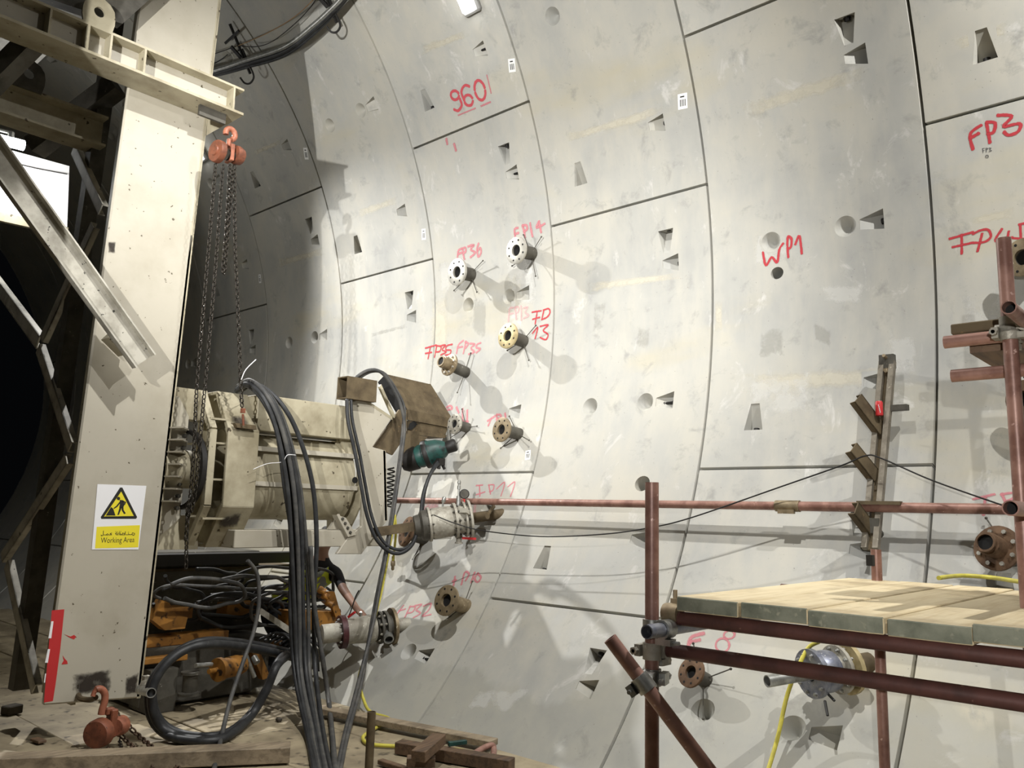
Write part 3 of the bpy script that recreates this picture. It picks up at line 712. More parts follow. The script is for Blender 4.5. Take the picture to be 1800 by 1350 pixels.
# painted patch, tape and marks on the column
def flat_film(quad,mat,name,parent,off=-.002,nx=16,ny=16,rim=.3):
    q=[cp(*p) + V((0,off,0)) for p in quad]; vs=[];fs=[];es=[]
    for j in range(ny+1):
        for i in range(nx+1):
            u=i/nx;v=j/ny; vs.append(q[0].lerp(q[1],u).lerp(q[3].lerp(q[2],u),v)); es.append(min(1,min(u,1-u)/rim,min(v,1-v)/rim))
    for j in range(ny):
        for i in range(nx): a=j*(nx+1)+i; fs.append((a,a+1,a+nx+2,a+nx+1))
    c=sum(vs,V((0,0,0)))/len(vs); me=bpy.data.meshes.new(name); me.from_pydata([v-c for v in vs],[],fs)
    at=me.attributes.new('edge','FLOAT','POINT'); at.data.foreach_set('value',es); me.materials.append(mat)
    o=bpy.data.objects.new(name,me); COL.objects.link(o); o.location=c; adopt(o,parent); return o
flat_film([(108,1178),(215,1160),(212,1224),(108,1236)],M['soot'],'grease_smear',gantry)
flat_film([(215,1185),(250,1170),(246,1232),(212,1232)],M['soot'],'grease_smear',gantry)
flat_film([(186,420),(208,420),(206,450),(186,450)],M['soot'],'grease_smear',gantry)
m=MB(); t=(0,-.0015,0)
m.slab([cp(91,1073),cp(113,1071),cp(106,1140),cp(98,1200),cp(93,1232),cp(77,1235)],t); tape=m.build('red_tape',M['red'],gantry)
for a in [[(90,1092),(94,1092),(90,1122),(85,1122)],[(84,1141),(88,1141),(84,1165),(79,1165)],[(79,1184),(81,1184),(79,1200),(77,1200)]]:
    m=MB(); m.slab([cp(*p,-.002) for p in a],t); m.build('tape_cutout',M['white'],tape)
m=MB(); m.slab([cp(113,1115),cp(124,1119),cp(130,1116),cp(134,1119),cp(130,1124),cp(123,1121)],t); m.slab([cp(110,1152),cp(114,1158),cp(118,1162),cp(119,1167),cp(108,1168),cp(112,1161)],t); m.build('red_mark',M['red'],gantry)

# ================================================================== warning sign on the column
sign=thing('warning_sign','white working area sign with yellow warning triangle on the cream column','sign',cp(206,962,-.004))
L=[(171,851),(257,854),(243,966),(161,966)]
m=MB(); m.slab([cp(*p,-.001) for p in L],(0,-.003,0)); m.build('sheet',M['white'],sign)
m=MB(); m.slab([cp(*p,-.004) for p in [(170,926),(246,923),(243,962),(167,964)]],(0,-.001,0)); yp=m.build('yellow_panel',M['yellow'],sign)
m=MB(); m.slab([cp(*p,-.004) for p in [(211,857),(215,857),(241,909),(239,912),(178,912),(177,909)]],(0,-.001,0)); tri=m.build('triangle_border',M['ink'],sign)
m=MB(); m.slab([cp(*p,-.005) for p in [(213,864),(235,907),(183,908)]],(0,-.0007,0)); m.build('triangle_field',M['yellow'],tri)
def inkshape(mb,pts,off=-.0058): mb.slab([cp(*p,off) for p in pts],(0,-.0006,0))
k3=lambda l:[(x/3.971,660+y/3.971) for x,y in l]
m=MB()
inkshape(m,k3([(827+12*math.cos(i*.628),859+12*math.sin(i*.628)) for i in range(10)]))
inkshape(m,k3([(835,868),(862,872),(868,905),(858,925),(832,925),(838,890)]))
for s in [[(858,875),(880,882),(872,905),(865,900),(868,888),(855,884)],[(836,880),(842,888),(818,918),(795,932),(793,925),(812,910)],[(835,920),(850,922),(830,972),(818,974),(822,965)],[(848,920),(862,920),(862,938),(878,962),(866,968),(850,942)],[(738,978),(775,918),(790,930),(806,978)],[(735,983),(905,983),(905,987),(735,987)]]: inkshape(m,k3(s))
m.build('worker_pictogram',M['ink'],tri)
def stroke_flat(mb,pts,w,off):
    for a,b in zip(pts[:-1],pts[1:]):
        d=V((b[0]-a[0],b[1]-a[1],0)); 
        if d.length<1e-6: continue
        n=V((-d.y,d.x,0)).normalized()*w/2; e=d.normalized()*w*.3
        q=[(a[0]-e.x+n.x,a[1]-e.y+n.y),(b[0]+e.x+n.x,b[1]+e.y+n.y),(b[0]+e.x-n.x,b[1]+e.y-n.y),(a[0]-e.x-n.x,a[1]-e.y-n.y)]
        mb.slab([cp(*p,off) for p in q],(0,-.0005,0))
m=MB()
AR=[[(941,1103),(925,1098),(920,1110),(932,1116),(941,1108)],[(918,1110),(905,1112),(895,1104)],[(897,1112),(880,1112)],[(875,1090),(872,1112),(850,1112),(855,1100),(870,1104)],[(848,1112),(835,1112),(828,1100),(838,1098),(842,1110)],[(826,1112),(812,1112),(806,1102),(816,1098),(822,1108)],[(780,1100),(768,1104),(780,1112),(760,1113)],[(760,1113),(750,1105),(742,1112),(752,1116)],[(740,1113),(725,1113)],[(722,1085),(720,1115),(708,1120),(706,1112)],[(896,1094),(898,1096)],[(832,1088),(834,1090)],[(842,1088),(844,1090)],[(808,1090),(810,1092)],[(818,1090),(820,1092)]]
for s in AR: stroke_flat(m,k3(s),1.1,-.005)
m.build('arabic_lettering',M['ink'],yp)
def text_on(s,p0,p1,h,mat,name,parent,nrm):
    """text between p0 and p1 (baseline, world points), letter height h"""
    cu=bpy.data.curves.new(name,'FONT'); cu.body=s; cu.size=1; cu.extrude=0
    t=bpy.data.objects.new(name+'_tmp',cu); COL.objects.link(t)
    dg=bpy.context.evaluated_depsgraph_get(); me=bpy.data.meshes.new_from_object(t.evaluated_get(dg))
    bpy.data.objects.remove(t); bpy.data.curves.remove(cu)
    x0=min(v.co.x for v in me.vertices);x1=max(v.co.x for v in me.vertices);y1=max(v.co.y for v in me.vertices)
    d=(p1-p0); z=V(nrm).cross(d.normalized())
    if z.z<0: z=-z
    base=p0
    for v in me.vertices:
        v.co=d*((v.co.x-x0)/(x1-x0))+z*(v.co.y/y1*h)
    me.materials.clear(); me.materials.append(mat); o=bpy.data.objects.new(name,me); COL.objects.link(o); o.location=base
    if parent: adopt(o,parent)
    return o
bp0=cp(177,954.5,-.0056); bp1=cp(236,953,-.0056)
text_on('Working Area',bp0,bp1,(cp(180,945).z-cp(180,954.5).z),M['ink'],'english_lettering',yp,(0,-1,0))

# ================================================================== support arm between column and lining
YF=6.38; VC=YF+.27; ZC=2.02
def fx(x,y=820,Y=YF): return pY(x,y,Y).x
arm=thing('support_arm','cream steel octagonal support arm bolted to the gantry column','support arm',V((2.6,VC,1.3)))
def arm_poly(off=0.0): return [(-.27-off,-.32-off*.4),(-.27-off,.32+off*.4),(-.03-off*.5,.66+off),(.27+off,.66+off),(.27+off,-.66-off),(-.03-off*.5,-.66-off)]
def band(x0,x1,t,name,mat):
    P=arm_poly(); Q=[(a*.94 if False else (a-(t if a>0 else -t)),b-(t if b>0 else -t)) for a,b in P]
    for i in range(6):
        j=(i+1)%6
        m=MB(); m.slab([V((x0,VC+P[i][0],ZC+P[i][1])),V((x0,VC+P[j][0],ZC+P[j][1])),V((x0,VC+Q[j][0],ZC+Q[j][1])),V((x0,VC+Q[i][0],ZC+Q[i][1]))],(x1-x0,0,0)); m.build(name,mat,arm,bevel=.004)
XA0,XA1=fx(397),fx(452)
band(XA0,XA1,.03,'frame_plate',M['cream2'])
XB0,XB1=fx(634),fx(690)
# webs with a round opening
def web(x,t,rh,name,mat):
    P=arm_poly(-.02); n=36; m=MB(); outer=[];inner=[]
    for i in range(n):
        a=2*math.pi*i/n; d=V((math.cos(a),math.sin(a)))
        best=1e9
        for k in range(6):
            p=V(P[k]);q=V(P[(k+1)%6]);e=q-p; den=d.x*e.y-d.y*e.x
            if abs(den)<1e-9: continue
            tt=(p.x*e.y-p.y*e.x)/den; uu=(p.x*d.y-p.y*d.x)/den
            if tt>0 and -1e-6<=uu<=1+1e-6: best=min(best,tt)
        outer.append(d*best); inner.append(V((d.x*min(rh*.62,best*.85),d.y*rh)))
    vs=[V((x+dx,VC+p.x,ZC+p.y)) for dx in(0,t) for ring in(outer,inner) for p in ring]; fs=[]
    for i in range(n):
        j=(i+1)%n
        fs+=[(i,n+i,n+j,j),(2*n+i,2*n+j,3*n+j,3*n+i),(i,j,2*n+j,2*n+i),(n+i,3*n+i,3*n+j,n+j)]
    m.add(vs,fs); m.build(name,mat,arm)
web((XA0+XA1)/2-.08,.02,.34,'frame_web',M['cream2']); web(XB0+.02,.02,.3,'frame_web',M['cream2'])
for z in (.20,-.10,.40,-.42):
    m=MB(); m.bb((XA0-.14,YF+.05,ZC+z-.008),(XA0+.06,YF+.42,ZC+z+.008)); m.build('frame_stiffener',M['cream2'],arm)
# left face ring of the frame
P=arm_poly(-.03)
for i in (0,1,5):
    j=(i+1)%6
    m=MB(); m.bar(V((XA0-.13,VC+P[i][0],ZC+P[i][1])),V((XA0-.13,VC+P[j][0],ZC+P[j][1])),.05,.06,(1,0,0)); m.build('inner_flange',M['cream2'],arm)
XC=cp(290,830).x
# dark rubber seal and round spigot going into the column bracket
m=MB(); m.lathe([(.30,0),(.335,.01),(.335,.05),(.30,.06)],V((XA0-.22,VC+.05,ZC-.02)),(1,0,0),40,True); m.build('rubber_seal',M['black_iron'],arm)
m=MB(); m.lathe([(.16,0),(.16,XA0-XC-.02)],V((XC,VC+.08,ZC-.02)),(1,0,0),36); m.build('spigot',M['cream2'],arm)
# bracket with horizontal gussets
m=MB(); m.slab([V((XC-.01,YF+.30,ZC-.6)),V((XC+.10,YF+.30,ZC-.52)),V((XC+.20,YF+.30,ZC-.42)),V((XC+.20,YF+.30,ZC+.42)),V((XC+.10,YF+.30,ZC+.58)),V((XC+.03,YF+.30,ZC+.58))],(0,.02,0)); m.build('bracket_plate',M['cream'],arm)
for i in range(7):
    z=ZC+.30-i*.099; x0=cp(edge_r(830+(i-3)*20)-2,830+(i-3)*20).x
    m=MB(); m.slab([V((x0-.01,YF+.235,z)),V((x0+.03,YF+.06,z)),V((x0+.20,YF+.29,z)),V((x0,YF+.29,z))],(0,0,.012)); g=m.build('gusset',M['cream'],arm)
    m=MB(); m.hexnut(V((x0+.14,YF+.27,z-.05)),(.3,-1,0),.018,.03); m.build('bolt',M['dark_steel'],g)
m=MB(); m.bb((XC+.02,YF+.32,ZC-.68),(XA0-.02,YF+.36,ZC-.40)); m.build('bracket_web',M['cream2'],arm)
m=MB(); m.bb((XC+.05,YF+.32,ZC+.40),(XA0-.05,YF+.36,ZC+.66)); m.build('bracket_web',M['cream2'],arm)
# barrel and longitudinal members between the frames
m=MB(); m.lathe([(.23,0),(.25,.02),(.25,XB0-XA1-.02),(.23,XB0-XA1)],V((XA1-.01,VC+.02,ZC-.05)),(1,0,0),40)
for v in m.v: v.z=(ZC-.05)+(v.z-(ZC-.05))*1.5
m.build('barrel',M['cream2'],arm)
def fy(y,x=520,Y=YF): return pY(x,y,Y).z
m=MB(); m.bb((XA1,YF+.06,fy(762)),(XB0+.02,YF+.42,fy(700))); m.build('top_box',M['cream2'],arm,bevel=.006)
m=MB(); m.bb((XA1-.15,YF+.02,ZC-.66),(XB1-.03,YF+.42,fy(932))); m.build('bottom_box',M['cream'],arm,bevel=.006)
m=MB(); m.bb((XA1,YF+.03,fy(797)),(XB0,YF+.3,fy(789))); m.build('upper_shelf',M['cream'],arm)
m=MB(); m.bb((XA1,YF+.03,fy(857)),(XB0,YF+.3,fy(849))); m.build('lower_shelf',M['cream'],arm)
m=MB(); m.bb((XA1,YF+.15,fy(850)),(fx(468),YF+.17,fy(812))); m.build('web_plate',M['cream'],arm)
m=MB(); m.bb((fx(495),YF+.13,fy(850)),(fx(618),YF+.15,fy(826))); m.build('web_plate',M['cream'],arm)
m=MB(); m.slab([V((fx(622),YF+.16,fy(700))),V((fx(606),YF+.16,fy(770))),V((fx(636),YF+.16,fy(812))),V((fx(640),YF+.16,fy(720)))],(0,.02,0)); m.build('frame_rib',M['cream2'],arm)
m=MB(); m.slab([V((fx(590),YF+.05,fy(930))),V((fx(607),YF+.05,fy(902))),V((fx(622),YF+.05,fy(930)))],(0,.03,0)); m.build('frame_rib',M['cream'],arm)
m=MB(); m.lathe([(.03,0),(.03,.01)],V((fx(627),YF+.02,fy(838))),(0,-1,0),16); m.build('bolt_hole',M['hole'],arm)
# right hand frame: front plates
t=(0,.04,0)
def arm_pts(l,dy=0): return [pY(x,y,YF+dy) for x,y in l]
m=MB(); m.slab(arm_pts([(612,716),(618,706),(640,700),(690,733),(655,786),(678,792),(681,915),(660,940),(636,974),(592,974),(612,945),(636,925),(637,880),(634,800)]),t); m.build('end_plate',M['cream'],arm,bevel=.005)
m=MB(); m.slab(arm_pts([(582,728),(606,716),(640,800),(634,806),(612,806)],.12),(0,.03,0)); m.build('end_rib',M['cream2'],arm)
m=MB(); m.slab([pY(640,700,YF-.002),pY(690,733,YF-.002),pY(690,733,YF+.3),pY(640,700,YF+.3)],(0,0,-.03)); m.build('end_flange',M['cream2'],arm)
m=MB(); m.slab([pY(678,792,YF),pY(681,915,YF),pY(681,915,YF+.35),pY(678,792,YF+.35)],(-.03,0,0)); m.build('end_flange',M['cream2'],arm)
m=MB(); m.slab(arm_pts([(592,905),(608,910),(626,940),(612,944)],-.02),(0,.08,0)); cl=m.build('clamp_plate',M['cream'],arm)
for i in range(4):
    p=pY(602+i*4.5,912+i*8,YF-.02); m=MB(); m.lathe([(.016,0),(.012,.012)],p,(0,-1,0),10); m.build('bolt',M['dark_steel'],cl)
# burnt / greasy spots on the frame
def arm_film(quad,mat,off=-.004):
    q=[pY(x,y,Y)+V((0,off,0)) for x,y,Y in quad]; nx=ny=12; vs=[];fs=[];es=[]
    for j in range(ny+1):
        for i in range(nx+1):
            u=i/nx;v=j/ny; vs.append(q[0].lerp(q[1],u).lerp(q[3].lerp(q[2],u),v)); es.append(min(1,min(u,1-u)/.3,min(v,1-v)/.3))
    for j in range(ny):
        for i in range(nx): a=j*(nx+1)+i; fs.append((a,a+1,a+nx+2,a+nx+1))
    me=bpy.data.meshes.new('burn_mark'); me.from_pydata(vs,[],fs); at=me.attributes.new('edge','FLOAT','POINT'); at.data.foreach_set('value',es)
    me.materials.append(mat); o=bpy.data.objects.new('burn_mark',me); COL.objects.link(o); adopt(o,arm)
arm_film([(385,905,YF+.02),(436,890,YF-.002),(428,935,YF+.12),(365,935,YF+.12)],M['soot'],-.01)
arm_film([(398,722,YF+.06),(430,722,YF+.06),(452,760,YF-.002),(405,768,YF-.002)],M['soot'],-.012)
m=MB(); m.slab([pY(408,744,YF),pY(444,748,YF),pY(446,756,YF),pY(412,752,YF)],(0,-.05,0)); m.build('lifting_eye',M['rust'],arm)

# ------------------------------------------------------------------ drill head on the arm
head=thing('drill_head','rusty hooded drill head with teal motor at the end of the arm','drill head',pY(720,790,6.5))
A=pY(678,657,6.72);B=pY(757,675,6.72);Cq=pY(796,737,6.45);Dq=pY(716,720,6.45)
nrm=(B-A).cross(Dq-A).normalized(); nrm=nrm if nrm.y>0 or nrm.z<0 else -nrm
m=MB(); m.slab([A,B,Cq,Dq],nrm*.02 if nrm.z<0 else -nrm*.02); m.build('hood_top',M['rust'],head,bevel=.004)
A2=pY(716,720,6.45);B2=pY(796,737,6.45)
m=MB(); m.slab([A2,B2,pY(792,752,6.45),pY(717,738,6.45)],(0,.03,0)); m.build('hood_lip',M['rust'],head)
m=MB(); m.slab([B,Cq,pY(792,752,6.45),pY(752,740,6.72)],(-.02,0,0)); m.build('hood_side',M['rust'],head)
m=MB(); m.slab([pY(718,757,6.44),pY(786,765,6.44),pY(782,770,6.44),pY(718,763,6.44)],(0,.25,0)); m.build('lower_rail',M['rust'],head)
m=MB(); m.slab([pY(717,739,6.47),pY(788,752,6.47),pY(782,766,6.47),pY(717,757,6.47)],(0,.02,0)); m.build('rail_web',M['rust'],head)
m=MB(); m.slab([pY(720,744,6.462),pY(728,740,6.462),pY(734,746,6.462),pY(722,756,6.462),pY(717,754,6.462)],(0,-.004,0)); m.build('slot',M['hole'],head)
m=MB(); m.slab([pY(714,762,6.42),pY(752,768,6.42),pY(703,822,6.42)],(0,.02,0)); m.build('side_gusset',M['rust'],head)
m=MB(); m.slab([pY(702,720,6.44),pY(716,720,6.44),pY(714,765,6.44),pY(690,800,6.44),pY(656,785,6.44)],(0,.02,0)); m.build('cheek_plate',M['rust'],head)
m=MB(); m.slab([A,Dq,pY(700,732,6.5),pY(664,672,6.72)],(.01,0,-.01)); m.build('hood_mouth',M['hole'],head)
m=MB(); m.slab([pY(664,680,6.55),pY(667,676,6.55),pY(692,732,6.45),pY(689,736,6.45)],(0,-.03,0)); m.build('weld_flange',M['cream2'],head)
# square tube stub
s0=pY(632,682,6.32); 
def sq(mb,x0,x1,y0,y1,z0,z1,t):
    mb.bb((x0,y0,z1-t),(x1,y1,z1)); mb.bb((x0,y0,z0),(x1,y1,z0+t)); mb.bb((x0,y0,z0+t),(x1,y0+t,z1-t)); mb.bb((x0,y1-t,z0+t),(x1,y1,z1-t))
m=MB(); q0=pY(605,698,6.34); q1=pY(628,666,6.34); q2=pY(658,682,6.34)
sq(m,q0.x,q2.x,6.30,6.46,pY(632,703,6.3).z,pY(632,664,6.3).z,.012); m.build('square_tube',M['rust'],head)
# teal motor
ax0=pY(728,806,6.40); ax1=pY(788,786,6.12); axd=(ax1-ax0).normalized()
ml=(ax1-ax0).length
m=MB(); m.lathe([(.105,.02),(.12,.08),(.115,.10),(.14,.11),(.14,.17),(.13,.18),(.115,ml*.72),(.08,ml*.9),(.05,ml)],ax0,axd,28); m.build('motor_body',M['teal'],head)
m=MB(); m.lathe([(.02,-.14),(.085,-.13),(.115,-.08),(.12,.03)],ax0,axd,28); m.build('motor_rear',M['black_iron'],head)
m=MB(); m.lathe([(.055,ml-.03),(.066,ml-.01),(.066,ml+.07),(.055,ml+.085),(0,ml+.085)],ax0,axd,20); m.build('motor_cap',M['black_iron'],head)
m=MB(); m.lathe([(.142,.115),(.145,.12),(.145,.16),(.142,.165)],ax0,axd,28); m.build('motor_band',M['black_iron'],head)
pb=pY(772,812,6.15); m=MB(); m.box(pb,(.08,.09,.07)); m.cyl(pb+V((.02,-.02,-.02)),pb+V((.05,-.03,-.07)),.015); m.cyl(pb+V((-.02,-.02,-.02)),pb+V((-.03,-.03,-.07)),.018); m.build('hose_block',M['black_iron'],head)
m=MB(); pc=pY(792,742,6.42); m.cyl(pc,pc+V((.05,-.02,.01)),.03); m.cyl(pc+V((.05,-.02,.01)),pc+V((.075,-.03,.015)),.016); m.cyl(pY(788,756,6.4),pY(790,782,6.25),.012); m.build('hydraulic_fitting',M['galv'],head)
sp=[]
for i in range(9*10+1):
    a=2*math.pi*i/10; z=i/90; c=pY(688,822,6.5).lerp(pY(684,893,6.5),z); sp.append(c+V((.035*math.cos(a),.035*math.sin(a),0)))
m=MB(); m.tube(sp,.008,6); m.build('coil_spring',M['black_iron'],head)
# ================================================================== chain hoists
def chain(path,pitch,w,wire,name,mat,parent):
    pts=smooth_path(path,12); acc=[0]
    for a,b in zip(pts[:-1],pts[1:]): acc.append(acc[-1]+(b-a).length)
    n=max(2,int(acc[-1]/pitch)); m=MB(); j=0
    ref=None
    for i in range(n):
        s=(i+.5)*acc[-1]/n
        while j<len(acc)-2 and acc[j+1]<s: j+=1
        t=(s-acc[j])/max(acc[j+1]-acc[j],1e-9); c=pts[j].lerp(pts[j+1],t); z=(pts[j+1]-pts[j]).normalized()
        x=V((1,.4,0)); x=(x-z*x.dot(z)).normalized(); y=z.cross(x)
        u=x if i%2 else y
        h=pitch*.5; r=w/2
        lp=[c+u*r*a+z*b for a,b in((1,-h*.45),(1,h*.45),(.6,h*1.0),(-.6,h*1.0),(-1,h*.45),(-1,-h*.45),(-.6,-h*1.0),(.6,-h*1.0))]
        m.tube(lp,wire,5,False,True)
    return m.build(name,mat,parent,sharp=False)
def hook(mb,top,size,dirx,r):
    """steel hook below 'top', opening towards dirx"""
    d=V(dirx).normalized(); pts=[top,top-V((0,0,size*.45))]
    for i in range(9):
        a=math.radians(100-i*33); pts.append(top-V((0,0,size*1.05))+d*(size*.38*math.cos(a))+V((0,0,size*.38*math.sin(a))))
    mb.tube(smooth_path(pts,3),[r]*4+[r*1.25]*0+[r]*(len(smooth_path(pts,3))-4),8)
YH=6.30
hp=pY(403,225,YH)
h1=thing('chain_hoist','rusty orange hand chain hoist hanging from the gantry beam end','chain hoist',pY(400,290,YH))
k=pxm(hp)
m=MB(); pts=[]
for i in range(11):
    a=math.radians(200-i*27); pts.append(pY(405,236,YH)+V((math.cos(a)*9*k,0,math.sin(a)*10*k)))
m.tube(pts,5*k,10); m.tube([pY(403,245,YH),pY(402,256,YH)],4*k,10); m.build('top_hook',M['hoist_light'],h1)
m=MB(); c=pY(387,268,YH); m.lathe([(4*k,-.055),(19*k,-.05),(20*k,-.035),(20*k,.0),(6*k,.01)],c,(1,.15,0),24)
m.lathe([(9*k,-.064),(10*k,-.052)],c,(1,.15,0),16); m.build('chain_wheel_cover',M['hoist'],h1)
m=MB(); c2=pY(404,270,YH); m.box(c2,(.035,.11,.15)); m.box(c2+V((0,0,.06)),(.09,.05,.02)); m.build('side_frame',M['hoist_light'],h1,bevel=.006)
m=MB(); c3=pY(418,274,YH); m.lathe([(16*k,-.045),(17*k,-.01),(15*k,.03),(8*k,.05)],c3,(1,.15,0),20); m.build('gear_housing',M['hoist'],h1)
m=MB(); m.lathe([(10*k,-.03),(10*k,.03)],c2+V((0,0,-.02)),(1,0,0),14); m.build('load_sheave',M['chain'],h1)
q=lambda x,y,dy=0: pY(x,y,YH+dy)
chain([q(379,288),q(368,420),q(356,560),q(346,680),q(341,790,.0),q(334,880),q(326,950)],.036,.028,.0056,'hand_chain',M['chain'],h1)
chain([q(392,290),q(378,480),q(364,640),q(352,770),q(345,850),q(336,900),q(330,890),q(327,1000)],.036,.028,.0054,'hand_chain',M['chain'],h1)
chain([q(404,290),q(398,400),q(392,468),q(395,474),q(401,400),q(408,300)],.032,.03,.006,'chain_fall',M['chain'],h1)
chain([q(412,290),q(413,420),q(418,540),q(424,690),q(426,716)],.038,.03,.0062,'load_chain',M['chain'],h1)
m=MB(); m.box(q(427,722),(.03,.03,.04)); m.tube([q(427,728),q(428,748)],.010,8); m.build('bottom_hook',M['hoist'],h1)
YL=6.20
h2=thing('chain_hoist','salmon orange chain hoist hooked to the foot of the column','chain hoist',pY(188,1312,YL))
k=pxm(pY(180,1260,YL)); q=lambda x,y,dy=0: pYc(x,y,YL+dy,.02)
m=MB(); pts=[q(163,1224),q(168,1213),q(177,1211),q(184,1219),q(184,1232),q(180,1246),q(178,1256)]
m.tube(smooth_path(pts,5),[4*k]*6+[6*k]*25,10); m.build('top_hook',M['hoist_light'],h2)
m=MB(); c=q(178,1287); m.lathe([(5*k,-.085),(22*k,-.075),(24*k,-.06),(25*k,.0),(18*k,.03)],c,(.75,.55,.0),22); m.build('chain_wheel_cover',M['hoist'],h2)
m=MB(); m.box(q(196,1270),(.05,.09,.19)); m.box(q(192,1250),(.06,.05,.05)); m.build('side_frame',M['hoist'],h2,bevel=.008)
m=MB(); c=q(211,1275); m.lathe([(14*k,-.06),(17*k,-.03),(17*k,.02),(8*k,.04)],c,(.75,.55,0),18); m.build('gear_housing',M['hoist_light'],h2)
chain([q(196,1246),q(212,1262),q(240,1290),q(285,1328),q(330,1365)],.040,.032,.0065,'load_chain',M['chain_rust'],h2)
chain([q(202,1282),q(222,1302),q(250,1330),q(285,1372)],.040,.032,.0065,'load_chain',M['chain_rust'],h2)
chain([q(190,1312),q(190,1360)],.030,.022,.0045,'hand_chain',M['chain_rust'],h2)
chain([q(210,1300),q(215,1330),q(220,1365)],.030,.022,.004,'hand_chain',M['chain'],h2)
lug_=MB(); lug_.tube(smooth_path([cp(138,1222),cp(142,1228,-.1),cp(158,1230,-.2),cp(168,1226,-.35)],4),.02,8); lug_.build('foot_lug',M['rust'],gantry)
# tube stub and couplers at the right foot of the column
ft=thing('tube_stub','grey tube stub with clamp at the foot of the cream column','tube',pY(258,1225,6.35))
m=MB(); m.pipe(pY(246,1212,6.45),pY(266,1218,6.1),.035,.029); m.build('tube',M['galv'],ft)
m=MB(); m.lathe([(.045,0),(.05,.02),(.045,.06)],pY(254,1205,6.4),(.2,-1,0),14); m.box(pY(257,1195,6.4),(.05,.05,.06)); m.build('clamp',M['valve'],ft)

# ================================================================== hoses
def hose(pts,r,label,group,mat='rubber',name='hydraulic_hose',cat='hose',n=9,seg=8):
    m=MB(); m.tube(smooth_path(pts,seg),r,n); o=m.build(name,M[mat],sharp=False); return tag(o,label,cat,group)
order=['nearest the cream frame','second from the frame','third from the frame','in the middle of the bundle','behind the middle','fifth towards the drill','next to the outermost','outermost towards the drill']
base=[(418,682,6.62),(440,672,6.48),(470,700,6.30),(495,760,6.24),(512,850,6.22),(522,950,6.22),(524,1060,6.20),(530,1180,6.1),(548,1290,5.75),(566,1380,5.4)]
offs=[(-4,6,0,.019),(0,3,-.03,.02),(4,0,.02,.021),(9,-3,-.03,.02),(13,-1,.03,.018),(18,0,-.02,.021),(24,2,.0,.019),(34,4,.03,.021)]
for i,(dx,dy,dY,r) in enumerate(offs):
    pts=[]
    for j,(x,y,Y) in enumerate(base):
        sp_=min(1,.25+j*.18)*(1 if j<8 else .8); wob=random.uniform(-2.5,2.5) if 2<j<9 else 0
        if i==7 and 1<j<6: wob+=10-abs(j-4)*3
        pts.append(pYc(x+(dx-8)*sp_+wob,y+dy*(1 if j<3 else 0),Y+dY))
    hose(pts,r,'black hose of the hanging bundle, '+order[i],'hoses hanging over the support arm','rubber_grey' if i in(3,6) else 'rubber')
hose([pY(546,960,6.15),pY(552,1060,6.15),pY(566,1150,6.1),pYc(580,1250,5.9),pYc(592,1390,5.5)],.021,'single black hose hanging just right of the big bundle','hoses hanging over the support arm','rubber_grey')
# hoses of the drill head
for i,(o,r) in enumerate([((0,0,0),.018),((7,-3,.03),.016)]):
    pts=[(610,702,6.30),(612,740,6.27),(625,800,6.24),(636,860,6.22),(645,905,6.2),(660,945,6.15),(682,968,6.1),(705,972,6.05),(726,955,6.0),(738,915,6.0),(744,870,6.02),(756,835,6.05),(770,815,6.12)]
    hose([pY(x+o[0]*(1 if j<6 else .4),y+o[1]*(1 if j<6 else 2.2),Y+o[2]) for j,(x,y,Y) in enumerate(pts)],r,['outer','inner'][i]+' black hose looping below the drill head','drill head hoses')
for i,o in enumerate([0,6]):
    pts=[(612,698,6.36),(622,668,6.34),(648,651,6.32),(672,656,6.3),(695,690,6.28),(706,718,6.26),(711,752,6.25),(706,800,6.22),(699,850,6.2),(684,950,6.15),(668,1030,6.05),(655,1100,5.95),(630,1200,5.75),(606,1290,5.5),(584,1400,5.2)]
    hose([pYc(x+o*(-.6 if 5<j<12 else 1)*.8,y+(2 if i else 0),Y+.02*i) for j,(x,y,Y) in enumerate(pts)],.0165,['grey hose arching over the drill head down to the deck','second grey hose lying along the one arching over the drill head'][i],'drill head hoses','rubber_grey')
# big hose loop standing on the deck
cz=crop(240,950,3.376)
LP=[(930,690),(700,640),(450,615),(290,650),(170,740),(100,860),(95,1000),(150,1110),(260,1170),(430,1185),(560,1150),(680,1040),(770,890),(830,750),(890,690),(960,660)]
YLp=6.15
for i,(o,r) in enumerate([((0,0,0),.034),((-22,6,.05),.03),((10,-26,.06),.026)]):
    pts=[]
    for j,(x,y) in enumerate(LP):
        px_,py_=cz([(x+o[0]*(1 if 2<j<9 else .2),y+o[1])])[0]; pts.append(pYc(px_,py_,YLp+o[2]+(.25 if j in(0,1,14,15) else 0)))
    hose(pts,r,['thick black hose of the big loop standing on the deck, nearest','second hose of the big black loop on the deck','thinner hose lying inside the big black loop on the deck'][i],'big hose loop on the deck','rubber')
hose([pY(435,985,6.3),pY(452,1010,6.3),pY(455,1060,6.28),pY(446,1110,6.25),pY(425,1170,6.15),pY(405,1230,6.05),pYc(388,1300,5.85),pYc(370,1380,5.6)],.017,'thin dusty hose hanging in front of the big loop','big hose loop on the deck','rubber_grey')

